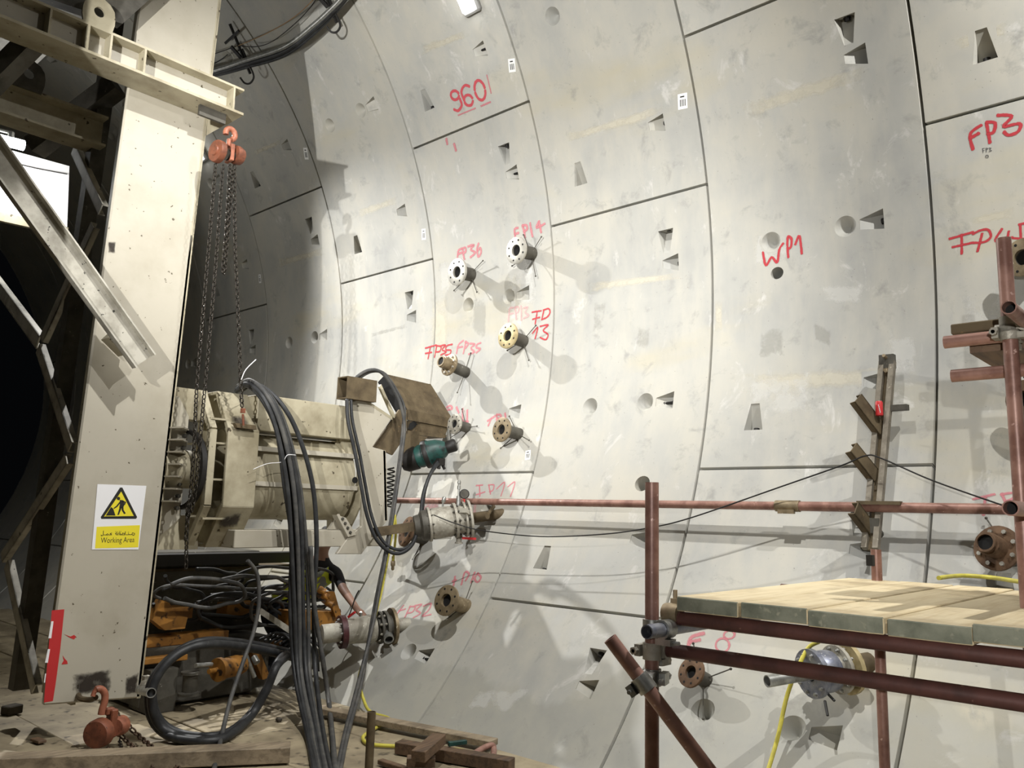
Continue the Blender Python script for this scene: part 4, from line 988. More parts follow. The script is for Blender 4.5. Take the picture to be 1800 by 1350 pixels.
# ================================================================== orange power unit under the arm
pu=thing('power_unit','orange hydraulic power unit with rails under the support arm','machine',V((2.8,7.5,0)))
def ux(x,y,Y): return pY(x,y,Y)
def rail(a,b,Y,h,d,name,mat='orange'):
    p=ux(*a,Y);r_=ux(*b,Y); m=MB(); z=p.z; m.bb((p.x,Y,z-h),(r_.x,Y+d,z)); return m.build(name,M[mat],pu,bevel=.006)
rail((250,1122),(402,1122),7.1,.085,.18,'rail'); rail((240,1160),(330,1160),7.0,.05,.2,'rail'); rail((270,1000),(520,1000),7.5,.03,.3,'rail','rust'); rail((440,1135),(545,1140),7.25,.06,.2,'rail')
rail((400,1062),(480,1062),7.3,.12,.2,'tank'); rail((280,1070),(340,1068),7.15,.10,.2,'valve_block')
m=MB(); m.slab([ux(268,1090,7.0),ux(285,1055,7.0),ux(298,1060,7.0),ux(310,1080,7.0),ux(330,1085,7.0),ux(325,1105,7.0),ux(290,1108,7.0)],(0,.12,0)); m.build('bracket',M['orange'],pu)
m=MB(); m.slab([ux(440,1140,7.0),ux(455,1140,7.0),ux(475,1190,7.0),ux(462,1195,7.0)],(0,.08,0)); m.build('strut',M['orange'],pu)
m=MB(); c=ux(385,1177,6.85); m.lathe([(.10,-.02),(.10,.02),(.085,.03),(.09,.20),(.075,.27),(.03,.28)],c,(1,.25,.03),24); m.cyl(c-V((.11,.03,0)),c-V((.02,0,0)),.022); m.build('hydraulic_motor',M['orange'],pu)
m=MB(); m.cyl(ux(344,1170,6.8),ux(372,1168,6.85),.02,12); m.build('motor_shaft',M['galv'],pu)
m=MB(); m.cyl(ux(446,1155,6.9),ux(452,1165,6.85),.03); m.cyl(ux(432,1152,6.9),ux(447,1190,6.9),.02); m.build('fitting',M['galv'],pu)
m=MB(); m.bb((ux(250,1175,7.1).x,7.1,.02),(3.2,7.9,ux(250,1140,7.1).z)); m.build('sump_box',M['dark_steel'],pu,bevel=.01)
m=MB(); m.slab([ux(515,1075,6.75),ux(597,1075,6.75),ux(590,1095,6.75),ux(560,1108,6.75),ux(515,1105,6.75)],(0,.25,0)); m.build('control_bracket',M['orange'],pu)
m=MB()
for i,(x,y) in enumerate([(560,1035),(566,1045),(573,1057)]): m.lathe([(.03,0),(.036,.02),(.03,.05),(.036,.07)],ux(x,y,6.72),(.6,-.5,-.4),12)
m.build('valve_spool',M['orange'],pu)
m=MB(); m.slab([ux(575,1040,6.7),ux(588,1040,6.7),ux(600,1082,6.7),ux(590,1085,6.7)],(0,.04,0)); m.build('lever_guard',M['orange'],pu)
m=MB(); m.bar(ux(455,1072,6.95),ux(520,1115,6.8),.05,.05); m.build('grey_strut',M['valve'],pu)
m=MB(); m.lathe([(.09,0),(.09,.02),(.06,.03),(.06,.16),(.08,.17),(.08,.19)],ux(332,1222,6.85)*1.0,(0,0,1),20); m.build('pedestal',M['dark_steel'],pu)
m=MB(); m.bb((ux(262,1215,6.95).x,6.95,.0),(ux(310,1215,6.95).x,7.3,ux(262,1180,6.95).z)); m.build('base_block',M['dark_steel'],pu)
m=MB(); p0=pZ(448,1215,.0); m.lathe([(.11,0),(.12,.02),(.10,.05)],p0,(0,0,1),20); m.build('base_disc',M['valve'],pu)
m=MB(); m.bb((pY(262,985,7.55).x,7.55,.3),(3.3,7.95,1.27)); m.build('rear_housing',M['dark_steel'],pu,bevel=.01)
m=MB(); m.bb((pY(262,985,7.35).x,7.35,1.16),(pY(545,985,7.35).x,7.55,1.26)); m.build('hose_tray',M['black_iron'],pu)
rnd=random.Random(3)
spots=['coiled on top of the orange unit','looped behind the orange bracket','lying across the orange rail','hanging under the cream arm','curled beside the grey strut','trailing to the orange motor','draped over the orange valve block','running along the rear rail','bundled behind the hanging hoses','looped over the orange tank','dropping behind the orange motor','resting on the dark sump box','bent round the control bracket','tangled at the back of the unit']
for i in range(14):
    cx,cy=rnd.uniform(300,540),rnd.uniform(1005,1075); rx,ry=rnd.uniform(50,110),rnd.uniform(12,34); a0=rnd.uniform(0,6.28); Y=rnd.uniform(6.75,7.15)
    pts=[]
    for j in range(12):
        a=a0+j*.48; pts.append(pY(max(270,min(585,cx+rx*math.cos(a)+rnd.uniform(-6,6))),cy+ry*math.sin(a)+rnd.uniform(-4,4),Y+.12*math.sin(a)))
    hose(pts,rnd.uniform(.012,.02),'black hose '+spots[i],'tangled hoses on the power unit','rubber' if i%3 else 'rubber_grey',n=7,seg=5)
for i in range(7):
    x=485+i*9; hose([pY(x-30,1125+i*2,6.9),pY(x,1112+i,6.85),pY(x+25,1125+i*3,6.72),pY(x+30,1160+i*4,6.7)],.011,['black whip hose at the orange control bracket, leftmost','black whip hose at the orange control bracket, second from left','black whip hose at the orange control bracket, third from left','black whip hose at the orange control bracket, middle one','black whip hose at the orange control bracket, third from right','black whip hose at the orange control bracket, second from right','black whip hose at the orange control bracket, rightmost'][i],'whip hoses at the control bracket','rubber',n=7)

# ================================================================== worker reaching for the valve
SH=pY(590,1003,6.98); HA=wp(634,1080,.33); 
NK=pY(566,970,7.08); HD=NK+V((.06,.0,.17)); CH=pY(562,1010,7.12); PE=V((3.36,7.32,.74)); 
SL=pY(548,1000,7.22); 
mid=(SH+HA)/2; EL=mid+V((-.02,.05,.02))
sk=[('pelvis',PE,.15),('spine',PE.lerp(CH,.5),.145),('chest',CH,.15),('neck',NK,.058),('skull',HD,.095),('crown',HD+V((.02,0,.09)),.08),
    ('shr',SH,.068),('elr',EL,.046),('wrr',EL.lerp(HA,.82),.031),('pr',HA+V((0,0,.012)),.034),
    ('shl',SL,.068),('ell',SL+V((.10,-.02,-.26)),.046),('wrl',SL+V((.20,-.05,-.36)),.031),('pl',SL+V((.25,-.06,-.39)),.034)]
idx={n:i for i,(n,_,_) in enumerate(sk)}
hipr=PE+V((-.02,-.11,-.06)); hipl=PE+V((-.02,.11,-.06))
for s,h in(('r',hipr),('l',hipl)):
    kn=h+V((.16,-.02,-.30)); an=V((h.x-.22,h.y,.10)); to=V((h.x-.02,h.y,.05))
    kn.z=max(kn.z,.38)
    for n,p,r in(('hip'+s,h,.095),('kn'+s,kn,.068),('an'+s,an,.048),('to'+s,to,.042)): idx[n]=len(sk); sk.append((n,p,r))
edges=[('pelvis','spine'),('spine','chest'),('chest','neck'),('neck','skull'),('skull','crown'),('chest','shr'),('shr','elr'),('elr','wrr'),('wrr','pr'),('chest','shl'),('shl','ell'),('ell','wrl'),('wrl','pl')]
for s in 'rl': edges+=[('pelvis','hip'+s),('hip'+s,'kn'+s),('kn'+s,'an'+s),('an'+s,'to'+s)]
def fingers(sk,edges,palm,fwd,down,tag_):
    sd=fwd.cross(down).normalized()
    for f in range(4):
        o=(f-1.5)*.019; ln=[.030,.034,.032,.026][f]
        a=palm+fwd*.035+sd*o; b=a+fwd*ln; c=b+fwd*ln*.5+down*ln*.75; e=c+down*ln*.6-fwd*ln*.25
        nm=[]
        for k,(p,r) in enumerate(((a,.0095),(b,.0085),(c,.008),(e,.007))):
            n=f'{tag_}f{f}{k}'; idx[n]=len(sk); sk.append((n,p,r)); nm.append(n)
        edges.append(('p'+tag_,nm[0])); edges+=list(zip(nm[:-1],nm[1:]))
    a=palm+sd*.035*(1 if tag_=='r' else -1); b=a+sd*.02*(1 if tag_=='r' else -1)+fwd*.02+down*.015; c=b+fwd*.022+down*.02
    nm=[]
    for k,(p,r) in enumerate(((a,.012),(b,.010),(c,.008))):
        n=f'{tag_}t{k}'; idx[n]=len(sk); sk.append((n,p,r)); nm.append(n)
    edges.append(('p'+tag_,nm[0])); edges+=list(zip(nm[:-1],nm[1:]))
fw=(HA-EL).normalized(); dn=V((0,0,-1)); dn=(dn-fw*dn.dot(fw)).normalized(); fingers(sk,edges,HA+V((0,0,.012)),fw,dn,'r')
fw2=V((.9,-.1,-.3)).normalized(); dn2=(V((0,0,-1))-fw2*V((0,0,-1)).dot(fw2)).normalized(); fingers(sk,edges,SL+V((.25,-.06,-.39)),fw2,dn2,'l')
me=bpy.data.meshes.new('body'); me.from_pydata([p for _,p,_ in sk],[(idx[a],idx[b]) for a,b in edges],[])
ob=bpy.data.objects.new('body_tmp',me); COL.objects.link(ob)
bpy.context.view_layer.objects.active=ob
md=ob.modifiers.new('skin','SKIN'); 
for i,(n,p,r) in enumerate(sk):
    sv=me.skin_vertices[0].data[i]; rr=(r*1.15,r*.9) if n in('pelvis','spine','chest') else (r,r)
    sv.radius=rr; sv.use_root=(n=='pelvis')
sb=ob.modifiers.new('sub','SUBSURF'); sb.levels=2; sb.render_levels=2
dg=bpy.context.evaluated_depsgraph_get(); body=bpy.data.meshes.new_from_object(ob.evaluated_get(dg)); bpy.data.objects.remove(ob)
worker=thing('person','person in black shirt and lime vest reaching to the valve under the arm','person',V((PE.x,PE.y,0)))
segs=[(idx[a],idx[b],a,b) for a,b in edges]
def dseg(p,a,b):
    ab=b-a; t=max(0,min(1,(p-a).dot(ab)/max(ab.dot(ab),1e-9))); return (p-(a+ab*t)).length,t
for mt in('skin','shirt','trousers','hair'): body.materials.append(M[mt])
torso=[]
for f in body.polygons:
    c=f.center; best=min(((dseg(c,sk[i][1],sk[j][1])+(a,b)) for i,j,a,b in segs),key=lambda z:z[0]-.0)
    d,t,a,b=best; mi=0
    if (a,b) in(('pelvis','spine'),('spine','chest'),('chest','shr'),('chest','shl')): mi=1; torso.append(f.index)
    elif (a,b)==('chest','neck'): mi=1 if t<.75 else 0
    elif a in('shr','shl'): mi=1 if t<.85 else 0
    elif a=='pelvis' or a[:3] in('hip','kn',) or a[:2] in('kn','an'): mi=2
    elif a=='skull' or (a=='neck' and t>.6 and c.x<HD.x-.03): mi=3 if (c.x<HD.x+.02 or c.z>HD.z+.06) else 0
    f.material_index=mi; f.use_smooth=True
bo=bpy.data.objects.new('body',body); COL.objects.link(bo); adopt(bo,worker)
# vest: shell over the torso faces
bm=bmesh.new(); bm.from_mesh(body); bm.faces.ensure_lookup_table(); keep=set(torso)
bmesh.ops.delete(bm,geom=[f for f in bm.faces if f.index not in keep or dseg(f.calc_center_median(),CH,SH)[1]>.8 and dseg(f.calc_center_median(),CH,SH)[0]<.1],context='FACES')
seen=set();best=[]
for f0 in bm.faces:
    if f0 in seen: continue
    st=[f0];isl=[];seen.add(f0)
    while st:
        f=st.pop();isl.append(f)
        for e in f.edges:
            for g in e.link_faces:
                if g not in seen: seen.add(g);st.append(g)
    if len(isl)>len(best): best=isl
bs=set(best); kv={v for f in best for v in f.verts}; bmesh.ops.delete(bm,geom=[v for v in bm.verts if v not in kv],context='VERTS')
bm.normal_update()
for v in bm.verts: v.co+=v.normal*.014
for f in bm.faces: f.material_index=0
vm=bpy.data.meshes.new('safety_vest'); bm.to_mesh(vm); bm.free(); vm.materials.clear(); vm.materials.append(M['vest']); vm.materials.append(M['vest_tape'])
for f in vm.polygons:
    h=(f.center-PE).dot((CH-PE).normalized())
    s=(f.center-CH).dot((SH-SL).normalized())
    f.material_index=1 if (.10<h<.15 or (abs(abs(s)-.09)<.022 and h>.15)) else 0
vo=bpy.data.objects.new('safety_vest',vm); COL.objects.link(vo); adopt(vo,worker); so=vo.modifiers.new('s','SOLIDIFY'); so.thickness=.006
# face and helmet
fwd=V((.85,-.45,-.25)).normalized(); sd=fwd.cross(V((0,0,1))).normalized()
m=MB()
for s in(-1,1): m.sphere(HD+fwd*.082+sd*s*.032+V((0,0,.015)),.013,8)
m.build('eye',M['white'],worker)
m=MB(); m.tube([HD+fwd*.09+V((0,0,.02)),HD+fwd*.112-V((0,0,.02)),HD+fwd*.092-V((0,0,.03))],[.010,.015,.011],8); 
for s in(-1,1): m.sphere(HD+sd*s*.092-V((0,0,.005)),.028,8,(.8,.5,1.1))
m.build('nose_and_ears',M['skin'],worker)
m=MB(); m.tube([HD+fwd*.085+sd*.022-V((0,0,.055)),HD+fwd*.095-V((0,0,.052)),HD+fwd*.085-sd*.022-V((0,0,.055))],.007,6); m.build('mouth',M['hoist'],worker)
# ================================================================== pipe stubs with flanges on the lining
def frame(ax):
    z=V(ax).normalized(); x=z.cross(V((0,0,1)))
    if x.length<1e-3: x=V((1,0,0))
    x.normalize(); return x,x.cross(z)*-1,z
rs=random.Random(11)
def stub(base,fl,g,rpx,mat,label,nozzle=None,rods=4,old=False,pipe_mat='dark_steel',bore=.42,thick=.018,rodlen=.13,name='flanged_stub',group='flanged stubs on the lining',lever=True):
    B=wp(*base); T=wp(fl[0],fl[1],g); ax=(T-B).normalized(); r=rpx*pxm(T); L=(T-B).length
    t=thing(name,label,'pipe stub',B,group)
    m=MB(); m.pipe(B-ax*.05,T-ax*thick,r*.5,r*.40,18); m.build('pipe',M[pipe_mat],t)
    m=MB(); m.lathe([(r,0),(r,thick),(r*.96,thick+.002),(r*bore,thick+.002),(r*bore,0)],T-ax*thick,ax,30,True); fo=m.build('flange',M[mat],t)
    m=MB(); m.lathe([(r*bore*.98,-.03),(r*bore*.98,-.028)],T,ax,18); m.build('bore',M['hole'],t)
    x,y,z=frame(ax)
    for i in range(8):
        m=MB(); a=2*math.pi*(i+.5)/8; c=T+(x*math.cos(a)+y*math.sin(a))*r*.76+ax*.0025
        if old: m.hexnut(c,ax,r*.10,.014)
        else: m.lathe([(r*.075,0),(r*.075,.001)],c,ax,10)
        m.build('bolt_head' if old else 'bolt_hole',M['flange'] if old else M['hole'],fo)
    for i in range(rods):
        a=2*math.pi*(i+.35+rs.uniform(-.15,.15))/max(rods,1); d=(x*math.cos(a)+y*math.sin(a))
        p0=B+ax*.03+d*r*.5; p1=B+ax*(.03+rs.uniform(.0,.04))+d*(r*.9+rodlen*rs.uniform(.7,1.2))
        m=MB(); m.cyl(p0,p1,.0045,6); m.sphere(p1,.010,6); m.build('anchor_rod',M['dark_steel'],t)
    if lever:
        m=MB(); c=B+ax*(L*.45); d=x*.7-y*.7; m.box(c+d*r*.6,(.05,.035,.05)); m.cyl(c+d*r*.6,c+d*r*1.25,.012,8); m.build('side_cock',M['galv'],t)
    if nozzle:
        nl,nr=nozzle; m=MB(); m.lathe([(r*nr,0),(r*nr,nl*.8),(r*nr*.86,nl*.82),(r*nr*.86,nl),(r*nr*.68,nl),(r*nr*.68,.02)],T,ax,20); m.build('nozzle',M[mat],t)
        m=MB(); m.lathe([(r*nr*.67,nl*.9),(r*nr*.67,nl*.91)],T,ax,16); m.build('nozzle_bore',M['hole'],t)
    return t
stub((829,483),(803,478),.22,24,'flange','white steel flange stub under the faded FP36 writing')
stub((936,446),(907,440),.25,24,'flange','white steel flange stub under the FP14 writing')
stub((921,600),(892,590),.25,23,'flange_brass','yellowish flange stub beside the bright red FP 13')
stub((820,655),(789,641),.26,20,'flange_old','bronze flange with nozzle under the FP35 writing',nozzle=(.12,.55),old=True,rods=2)
stub((912,763),(881,755),.25,22,'flange_old','dull brass flange stub under the FP12 writing',rods=3)
stub((822,752),(798,745),.2,18,'valve','grey stub half hidden behind the drill hood at FP34',rods=3)
stub((818,1066),(784,1055),.26,27,'flange_old','cement-crusted brown flange stub under the FP10 writing',rods=2,pipe_mat='flange_old')
stub((1240,1196),(1214,1181),.16,27,'rust_red','rust-orange flange stub below the figure 8 under the platform',rods=4,rodlen=.2,lever=False)
stub((1782,978),(1752,963),.2,40,'rust_red','big rusty flange with short open pipe at the right, level with the boards',nozzle=(.14,.5),old=True,rods=4)
stub((1832,462),(1797,452),.22,34,'flange_old','steel flange stub cut by the right edge near the FP4 writing',rods=3)
stub((1832,712),(1802,700),.2,34,'rust_red','dark flange stub behind the right scaffold pole',rods=3)
stub((748,945),(714,934),.22,27,'rust_red','rust-orange flange behind the hose loop at the valve',rods=2,lever=False)
# ------------------------------------------------------------------ valve assemblies
def fl_ring(mb,P,ax,r,t,hole=.3): mb.lathe([(r,0),(r,t),(r*hole,t),(r*hole,0)],P,ax,28,True)
def bolts_on(P,ax,r,n,name,parent,mat='dark_steel'):
    x,y,z=frame(ax)
    for i in range(n):
        m=MB(); a=2*math.pi*i/n; c=P+(x*math.cos(a)+y*math.sin(a))*r; m.cyl(c-ax*.05,c+ax*.02,.007,6); m.hexnut(c,ax,.012,.012); m.hexnut(c-ax*.045,ax,.012,.012)
        m.build('flange_bolt',M[mat],parent)
v1=thing('valve_assembly','grey gate valve assembly with pressure gauge on the FP11 stub','valve',wp(800,960,.3))
B=wp(876,904); T=pX(738,924,B.x-.62); ax=(T-B).normalized(); L=(T-B).length
k=pxm(B.lerp(T,.5))
def at(f): return B+ax*L*f
m=MB(); m.cyl(at(-.08),at(.35),.05,18); m.build('pipe',M['rust'],v1)
m=MB(); fl_ring(m,at(.36),ax,33*k,.022); fl_ring(m,at(.42),ax,31*k,.02); m.build('wall_flange',M['valve'],v1)
m=MB(); m.cyl(at(.36),at(.58),25*k,22); m.build('neck',M['valve'],v1)
m=MB(); fl_ring(m,at(.54),ax,31*k,.024); m.build('body_flange',M['valve'],v1); bolts_on(at(.54)+ax*.024,ax,26*k,10,'flange_bolts',v1); bolts_on(at(.42)+ax*.02,ax,27*k,10,'flange_bolts',v1)
m=MB(); m.lathe([(24*k,0),(27*k,.03),(27*k,L*.26),(24*k,L*.3)],at(.58),ax,26); m.build('valve_body',M['valve'],v1)
m=MB(); fl_ring(m,at(.87),ax,30*k,.022); m.build('front_flange',M['valve'],v1); bolts_on(at(.87)+ax*.022,ax,25*k,10,'flange_bolts',v1)
m=MB(); m.lathe([(26*k,0),(26*k,.06),(20*k,.08),(18*k,.13)],at(.9),ax,24); m.build('black_coupling',M['dark_steel'],v1)
m=MB(); e=at(1.08); m.bar(e-ax*.05,e+ax*.40,.085,.085); m.build('square_feed_tube',M['rust'],v1)
rp=at(.52); up=V((0,0,1))
m=MB(); a0=rp+up*22*k; m.cyl(a0,a0+up*20*k,6*k*.7,12); m.cyl(a0+up*20*k,a0+up*48*k,.011,10); m.lathe([(.018,0),(.018,.03),(.013,.035),(.013,.05),(.018,.055),(.018,.075)],a0+up*32*k,up,10); m.build('riser',M['galv'],v1)
m=MB(); g0=a0+up*22*k; gd=(CAM-g0).normalized(); c=g0+V((.045,-.03,.01)); m.lathe([(.045,0),(.048,.01),(.048,.03),(.042,.034)],c,gd,22); m.build('pressure_gauge',M['black_iron'],v1)
m=MB(); m.lathe([(.040,.0345),(.040,.0355)],c,gd,20); m.build('gauge_face',M['dark_steel'],v1)
m=MB(); m.tube(smooth_path([g0+V((.02,-.04,-.02)),g0+V((.03,-.05,-.06)),g0+V((.015,-.05,-.11))],4),.007,6); m.build('red_lever',M['red'],v1)
m=MB(); b0=at(.72)+up*24*k; m.cyl(b0,b0+up*10*k,.010,8); m.lathe([(.012,0),(.02,.01),(.02,.05),(.012,.06)],b0+up*10*k,V((.15,-.2,1)),12); m.build('air_cock',M['galv'],v1)
dn=at(.5)-up*22*k; m=MB(); m.cyl(dn+up*.03,dn-up*.05,.034,14); m.cyl(dn-up*.05,dn-up*.09,.027,14); m.lathe([(.038,0),(.038,.016)],dn-up*.105,up,14); m.build('drain_valve',M['valve'],v1)
m=MB(); m.bar(dn-up*.05+V((.0,-.045,0)),dn-up*.055+V((.13,-.10,0)),.016,.022); m.build('red_handle',M['red'],v1)
m=MB(); m.slab([wp(800,897,.32),wp(826,897,.32),wp(826,905,.32),wp(800,905,.32)],inn(B)*.05); m.build('lug_plate',M['valve'],v1)
m=MB(); m.cyl(wp(835,908,.2),wp(857,906,.2),.035,14); m.cyl(wp(855,908,.18),wp(868,890,.08),.018,10); m.build('side_plug',M['rust'],v1)

v2=thing('valve_assembly','gate valve with maroon flange and chrome outlet beside the worker hand','valve',wp(650,1140,.3))
B=wp(712,1098); T=pX(582,1113,B.x-.66); ax=(T-B).normalized(); L=(T-B).length; k=pxm(B.lerp(T,.5))
m=MB(); m.cyl(at(-.06),at(.25),.06,16); m.build('pipe',M['valve'],v2)
m=MB(); fl_ring(m,at(.16),ax,32*k,.03); m.build('wooden_ring',M['flange_old'],v2)
m=MB(); fl_ring(m,at(.26),ax,28*k,.026); fl_ring(m,at(.34),ax,28*k,.022); m.cyl(at(.2),at(.4),20*k,20); m.build('body_flange',M['dark_steel'],v2); bolts_on(at(.34)+ax*.022,ax,24*k,9,'flange_bolts',v2,'valve')
m=MB(); m.lathe([(22*k,0),(24*k,.03),(22*k,L*.36),(21*k,L*.42)],at(.42),ax,24); m.build('valve_body',M['valve'],v2)
M['maroon']=mottled('maroon_paint',srgb('#50292c'),srgb('#3a1f22'),12,(.4,.65),.5,.1,srgb('#7a5a58'),36,(.66,.72),.1)
m=MB(); fl_ring(m,at(.82),ax,28*k,.05); m.build('maroon_flange',M['maroon'],v2); bolts_on(at(.82)+ax*.05,ax,21*k,8,'flange_bolts',v2,'galv')
m=MB(); m.cyl(at(.86),at(1.12),16*k,18); m.build('inlet_pipe',M['valve'],v2)
o0=at(.28); od=(V((-.35,-.75,-.45))).normalized(); m=MB(); m.lathe([(.04,.05),(.04,.12),(.047,.13),(.047,.19),(.036,.19),(.030,.15)],o0,od,20); m.build('chrome_outlet',M['galv'],v2)
m=MB(); m.lathe([(.035,.17),(.035,.171)],o0,od,18); m.build('outlet_bore',M['hole'],v2)
hb=at(.62)+up*20*k; m=MB(); m.cyl(hb-up*.03,hb+up*.05,.014,10); m.build('valve_stem',M['galv'],v2)
m=MB(); m.tube([hb+up*.05,HA+V((0,0,-.03)),HA+V((.06,-.05,-.01))],.013,10); m.build('hand_lever',M['galv'],v2)
m=MB(); m.tube(smooth_path([at(.78)+up*25*k,at(.74)+up*40*k,at(.70)+up*58*k,at(.66)+up*68*k],4),.006,6); m.build('wire_loop',M['black_iron'],v2)
m=MB(); m.bar(pX(612,1085,T.x+.12),pX(624,1076,T.x+.14),.016,.02); m.build('red_lever',M['red'],v2)

v3=thing('valve_assembly','blue-grey valve with orange ring under the boarded platform','valve',wp(1430,1210,.3))
B=wp(1520,1168); T=pX(1352,1197,B.x-.62); ax=(T-B).normalized(); L=(T-B).length; k=pxm(B.lerp(T,.4))
m=MB(); m.cyl(at(-.05),at(.3),.07,16); m.build('pipe',M['rust'],v3)
m=MB(); fl_ring(m,at(.18),ax,46*k,.03); m.build('orange_ring',M['flange_brass'],v3)
m=MB(); fl_ring(m,at(.28),ax,42*k,.022); m.cyl(at(.2),at(.5),28*k,22); m.build('body_flange',M['valve'],v3); bolts_on(at(.28)+ax*.022,ax,36*k,10,'flange_bolts',v3,'galv')
m=MB(); m.lathe([(34*k,0),(36*k,.03),(36*k,L*.14),(34*k,L*.16)],at(.36),ax,24); m.build('valve_body',M['galv_blue'],v3)
m=MB(); fl_ring(m,at(.54),ax,42*k,.03); m.build('front_flange',M['galv_blue'],v3); bolts_on(at(.54)+ax*.03,ax,34*k,10,'flange_bolts',v3,'galv')
m=MB(); m.pipe(at(.56),at(1.02),.036,.030); m.build('open_pipe',M['galv'],v3)
m=MB(); m.cyl(at(.8),at(.81),.031,14); m.build('pipe_bore',M['hole'],v3)
for i,(a,b) in enumerate([((1448,1212),(1467,1232)),((1450,1232),(1455,1258))]):
    m=MB(); m.cyl(wp(*a,.2),wp(*b,.2),.008,6); m.build('anchor_rod',M['black_iron'],v3)
for sx,sy in((1512,1178),):
    m=MB(); m.slab([wp(sx-10,sy-8,.05),wp(sx+8,sy-2,.05),wp(sx,sy+10,.05)],inn(B)*.01); m.hexnut(wp(sx+2,sy+2,.06),inn(B),.012,.015); m.build('anchor_plate',M['valve'],v3)
# small loose air hose end hanging at the left of FP11
ah=thing('hose_coupling','small brass coupling hanging on the end of the yellow hose','coupling',wp(690,1005,.12))
m=MB(); c=wp(691,985,.12); m.lathe([(.008,-.10),(.016,-.09),(.016,-.06),(.024,-.05),(.024,-.01),(.016,0),(.016,.04)],c,(0,0,1),12); m.build('coupling_body',M['flange_old'],ah)

# ================================================================== red pipe along the lining
Pp=wp(1000,884,.17)
rp_=thing('red_oxide_pipe','long red oxide pipe running level along the lining','pipe',V((Pp.x,4,Pp.z)))
y0=wp(694,877,.17).y; yj=wp(1385,889,.17).y; y1=.7
m=MB(); m.cyl(V((Pp.x,y0,Pp.z)),V((Pp.x,yj,Pp.z)),.031,16); m.build('pipe',M['scaf'],rp_)
m=MB(); m.cyl(V((Pp.x,yj,Pp.z)),V((Pp.x,y1,Pp.z)),.034,16); m.build('pipe',M['scaf'],rp_)
m=MB(); m.cyl(V((Pp.x,yj-.09,Pp.z)),V((Pp.x,yj+.09,Pp.z)),.041,16); m.box(V((Pp.x-.03,yj,Pp.z-.04)),(.03,.12,.03)); m.build('sleeve_coupling',M['flange_old'],rp_)
# ================================================================== bracket rail with channel arms
br=thing('bracket_rail','rusty wall bracket rail with slanted channel arms beside the right joint','bracket',wp(1532,960,.1))
pts=[wp(1560+(1530-1560)*i/8,636+(965-636)*i/8,.14) for i in range(9)]
for s in(-1,1):
    m=MB()
    for a,b in zip(pts[:-1],pts[1:]): m.bar(a+V((0,s*.036,0)),b+V((0,s*.036,0)),.036,.05,inn(a))
    m.build('rail',M['rail_steel'],br)
m=MB()
for a,b in zip(pts[:-1],pts[1:]): m.bar(a-inn(a)*.02,b-inn(b)*.02,.05,.02,inn(a))
m.build('rail_back',M['rust'],br)
for i in (0,7):
    m=MB(); m.box(pts[i],(.06,.10,.10)); m.cyl(pts[i],wp(1556,660,-.01) if i==0 else pts[i]-inn(pts[i])*.16,.03,10); m.build('standoff',M['dark_steel'],br)
m=MB(); m.lathe([(.03,0),(.03,.03)],pts[0]+V((0,.0,-.06)),inn(pts[0]),6); m.cyl(pts[0]+V((0,0,.02)),pts[0]+inn(pts[0])*.08+V((0,0,.02)),.012,8); m.build('clamp_bolt',M['flange_old'],br)
for (a,b) in [((1553,757),(1509,699)),((1543,838),(1501,786)),((1534,930),(1506,893))]:
    p0=wp(*a,.13); p1=wp(*b,.34); m=MB(); channel(m,p0,p1,.10,.05,.008,(.5,.8,-.3)); m.build('channel_arm',M['rust'],br)
m=MB(); m.bb(wp(1562,718,.12)+V((-.03,-.13,-.02)),wp(1562,718,.12)+V((.03,.0,.02))); m.build('short_angle',M['dark_steel'],br)
m=MB(); c=wp(1540,884,.2); m.bb(c+V((-.03,-.16,-.012)),c+V((.03,.12,.012))); m.build('pipe_shelf',M['rust'],br)
can=thing('drink_can','red drink can standing on the upper channel arm of the rail','can',wp(1546,731,.2))
c=wp(1546,731,.2); kk=pxm(c); m=MB(); m.lathe([(5.2*kk,0),(6.3*kk,1.2*kk),(6.3*kk,23*kk),(5*kk,26*kk),(4.6*kk,26*kk)],c,(0,0,1),20); m.build('can_body',M['red'],can)
m=MB(); m.lathe([(5*kk,0),(5*kk,.4*kk)],c+V((0,0,26*kk)),(0,0,1),16); m.build('can_lid',M['galv'],can)
m=MB(); d=(CAM-c).normalized(); d.z=0; d.normalize(); s_=d.cross(V((0,0,1))); 
for i in range(5): m.box(c+d*6.35*kk+s_*(-1.5+i*.6)*kk+V((0,0,(6+i*3)*kk)),(1.0*kk,1.0*kk,2.4*kk))
m.build('white_print',M['white'],can)
# thin cable along the wall
m=MB(); m.tube(smooth_path([wp(762,905,.62),wp(800,920,.5),wp(850,933,.35),wp(950,943,.3),wp(1060,939,.3),wp(1140,928,.3),wp(1215,910,.3),wp(1380,853,.3),wp(1480,818,.32),wp(1522,801,.33),wp(1550,806,.33),wp(1640,845,.33),wp(1776,893,.33)],8),.0055,6)
tag(m.build('thin_cable',M['black_iron'],sharp=False),'thin black cable sagging along the lining over the red pipe','cable')
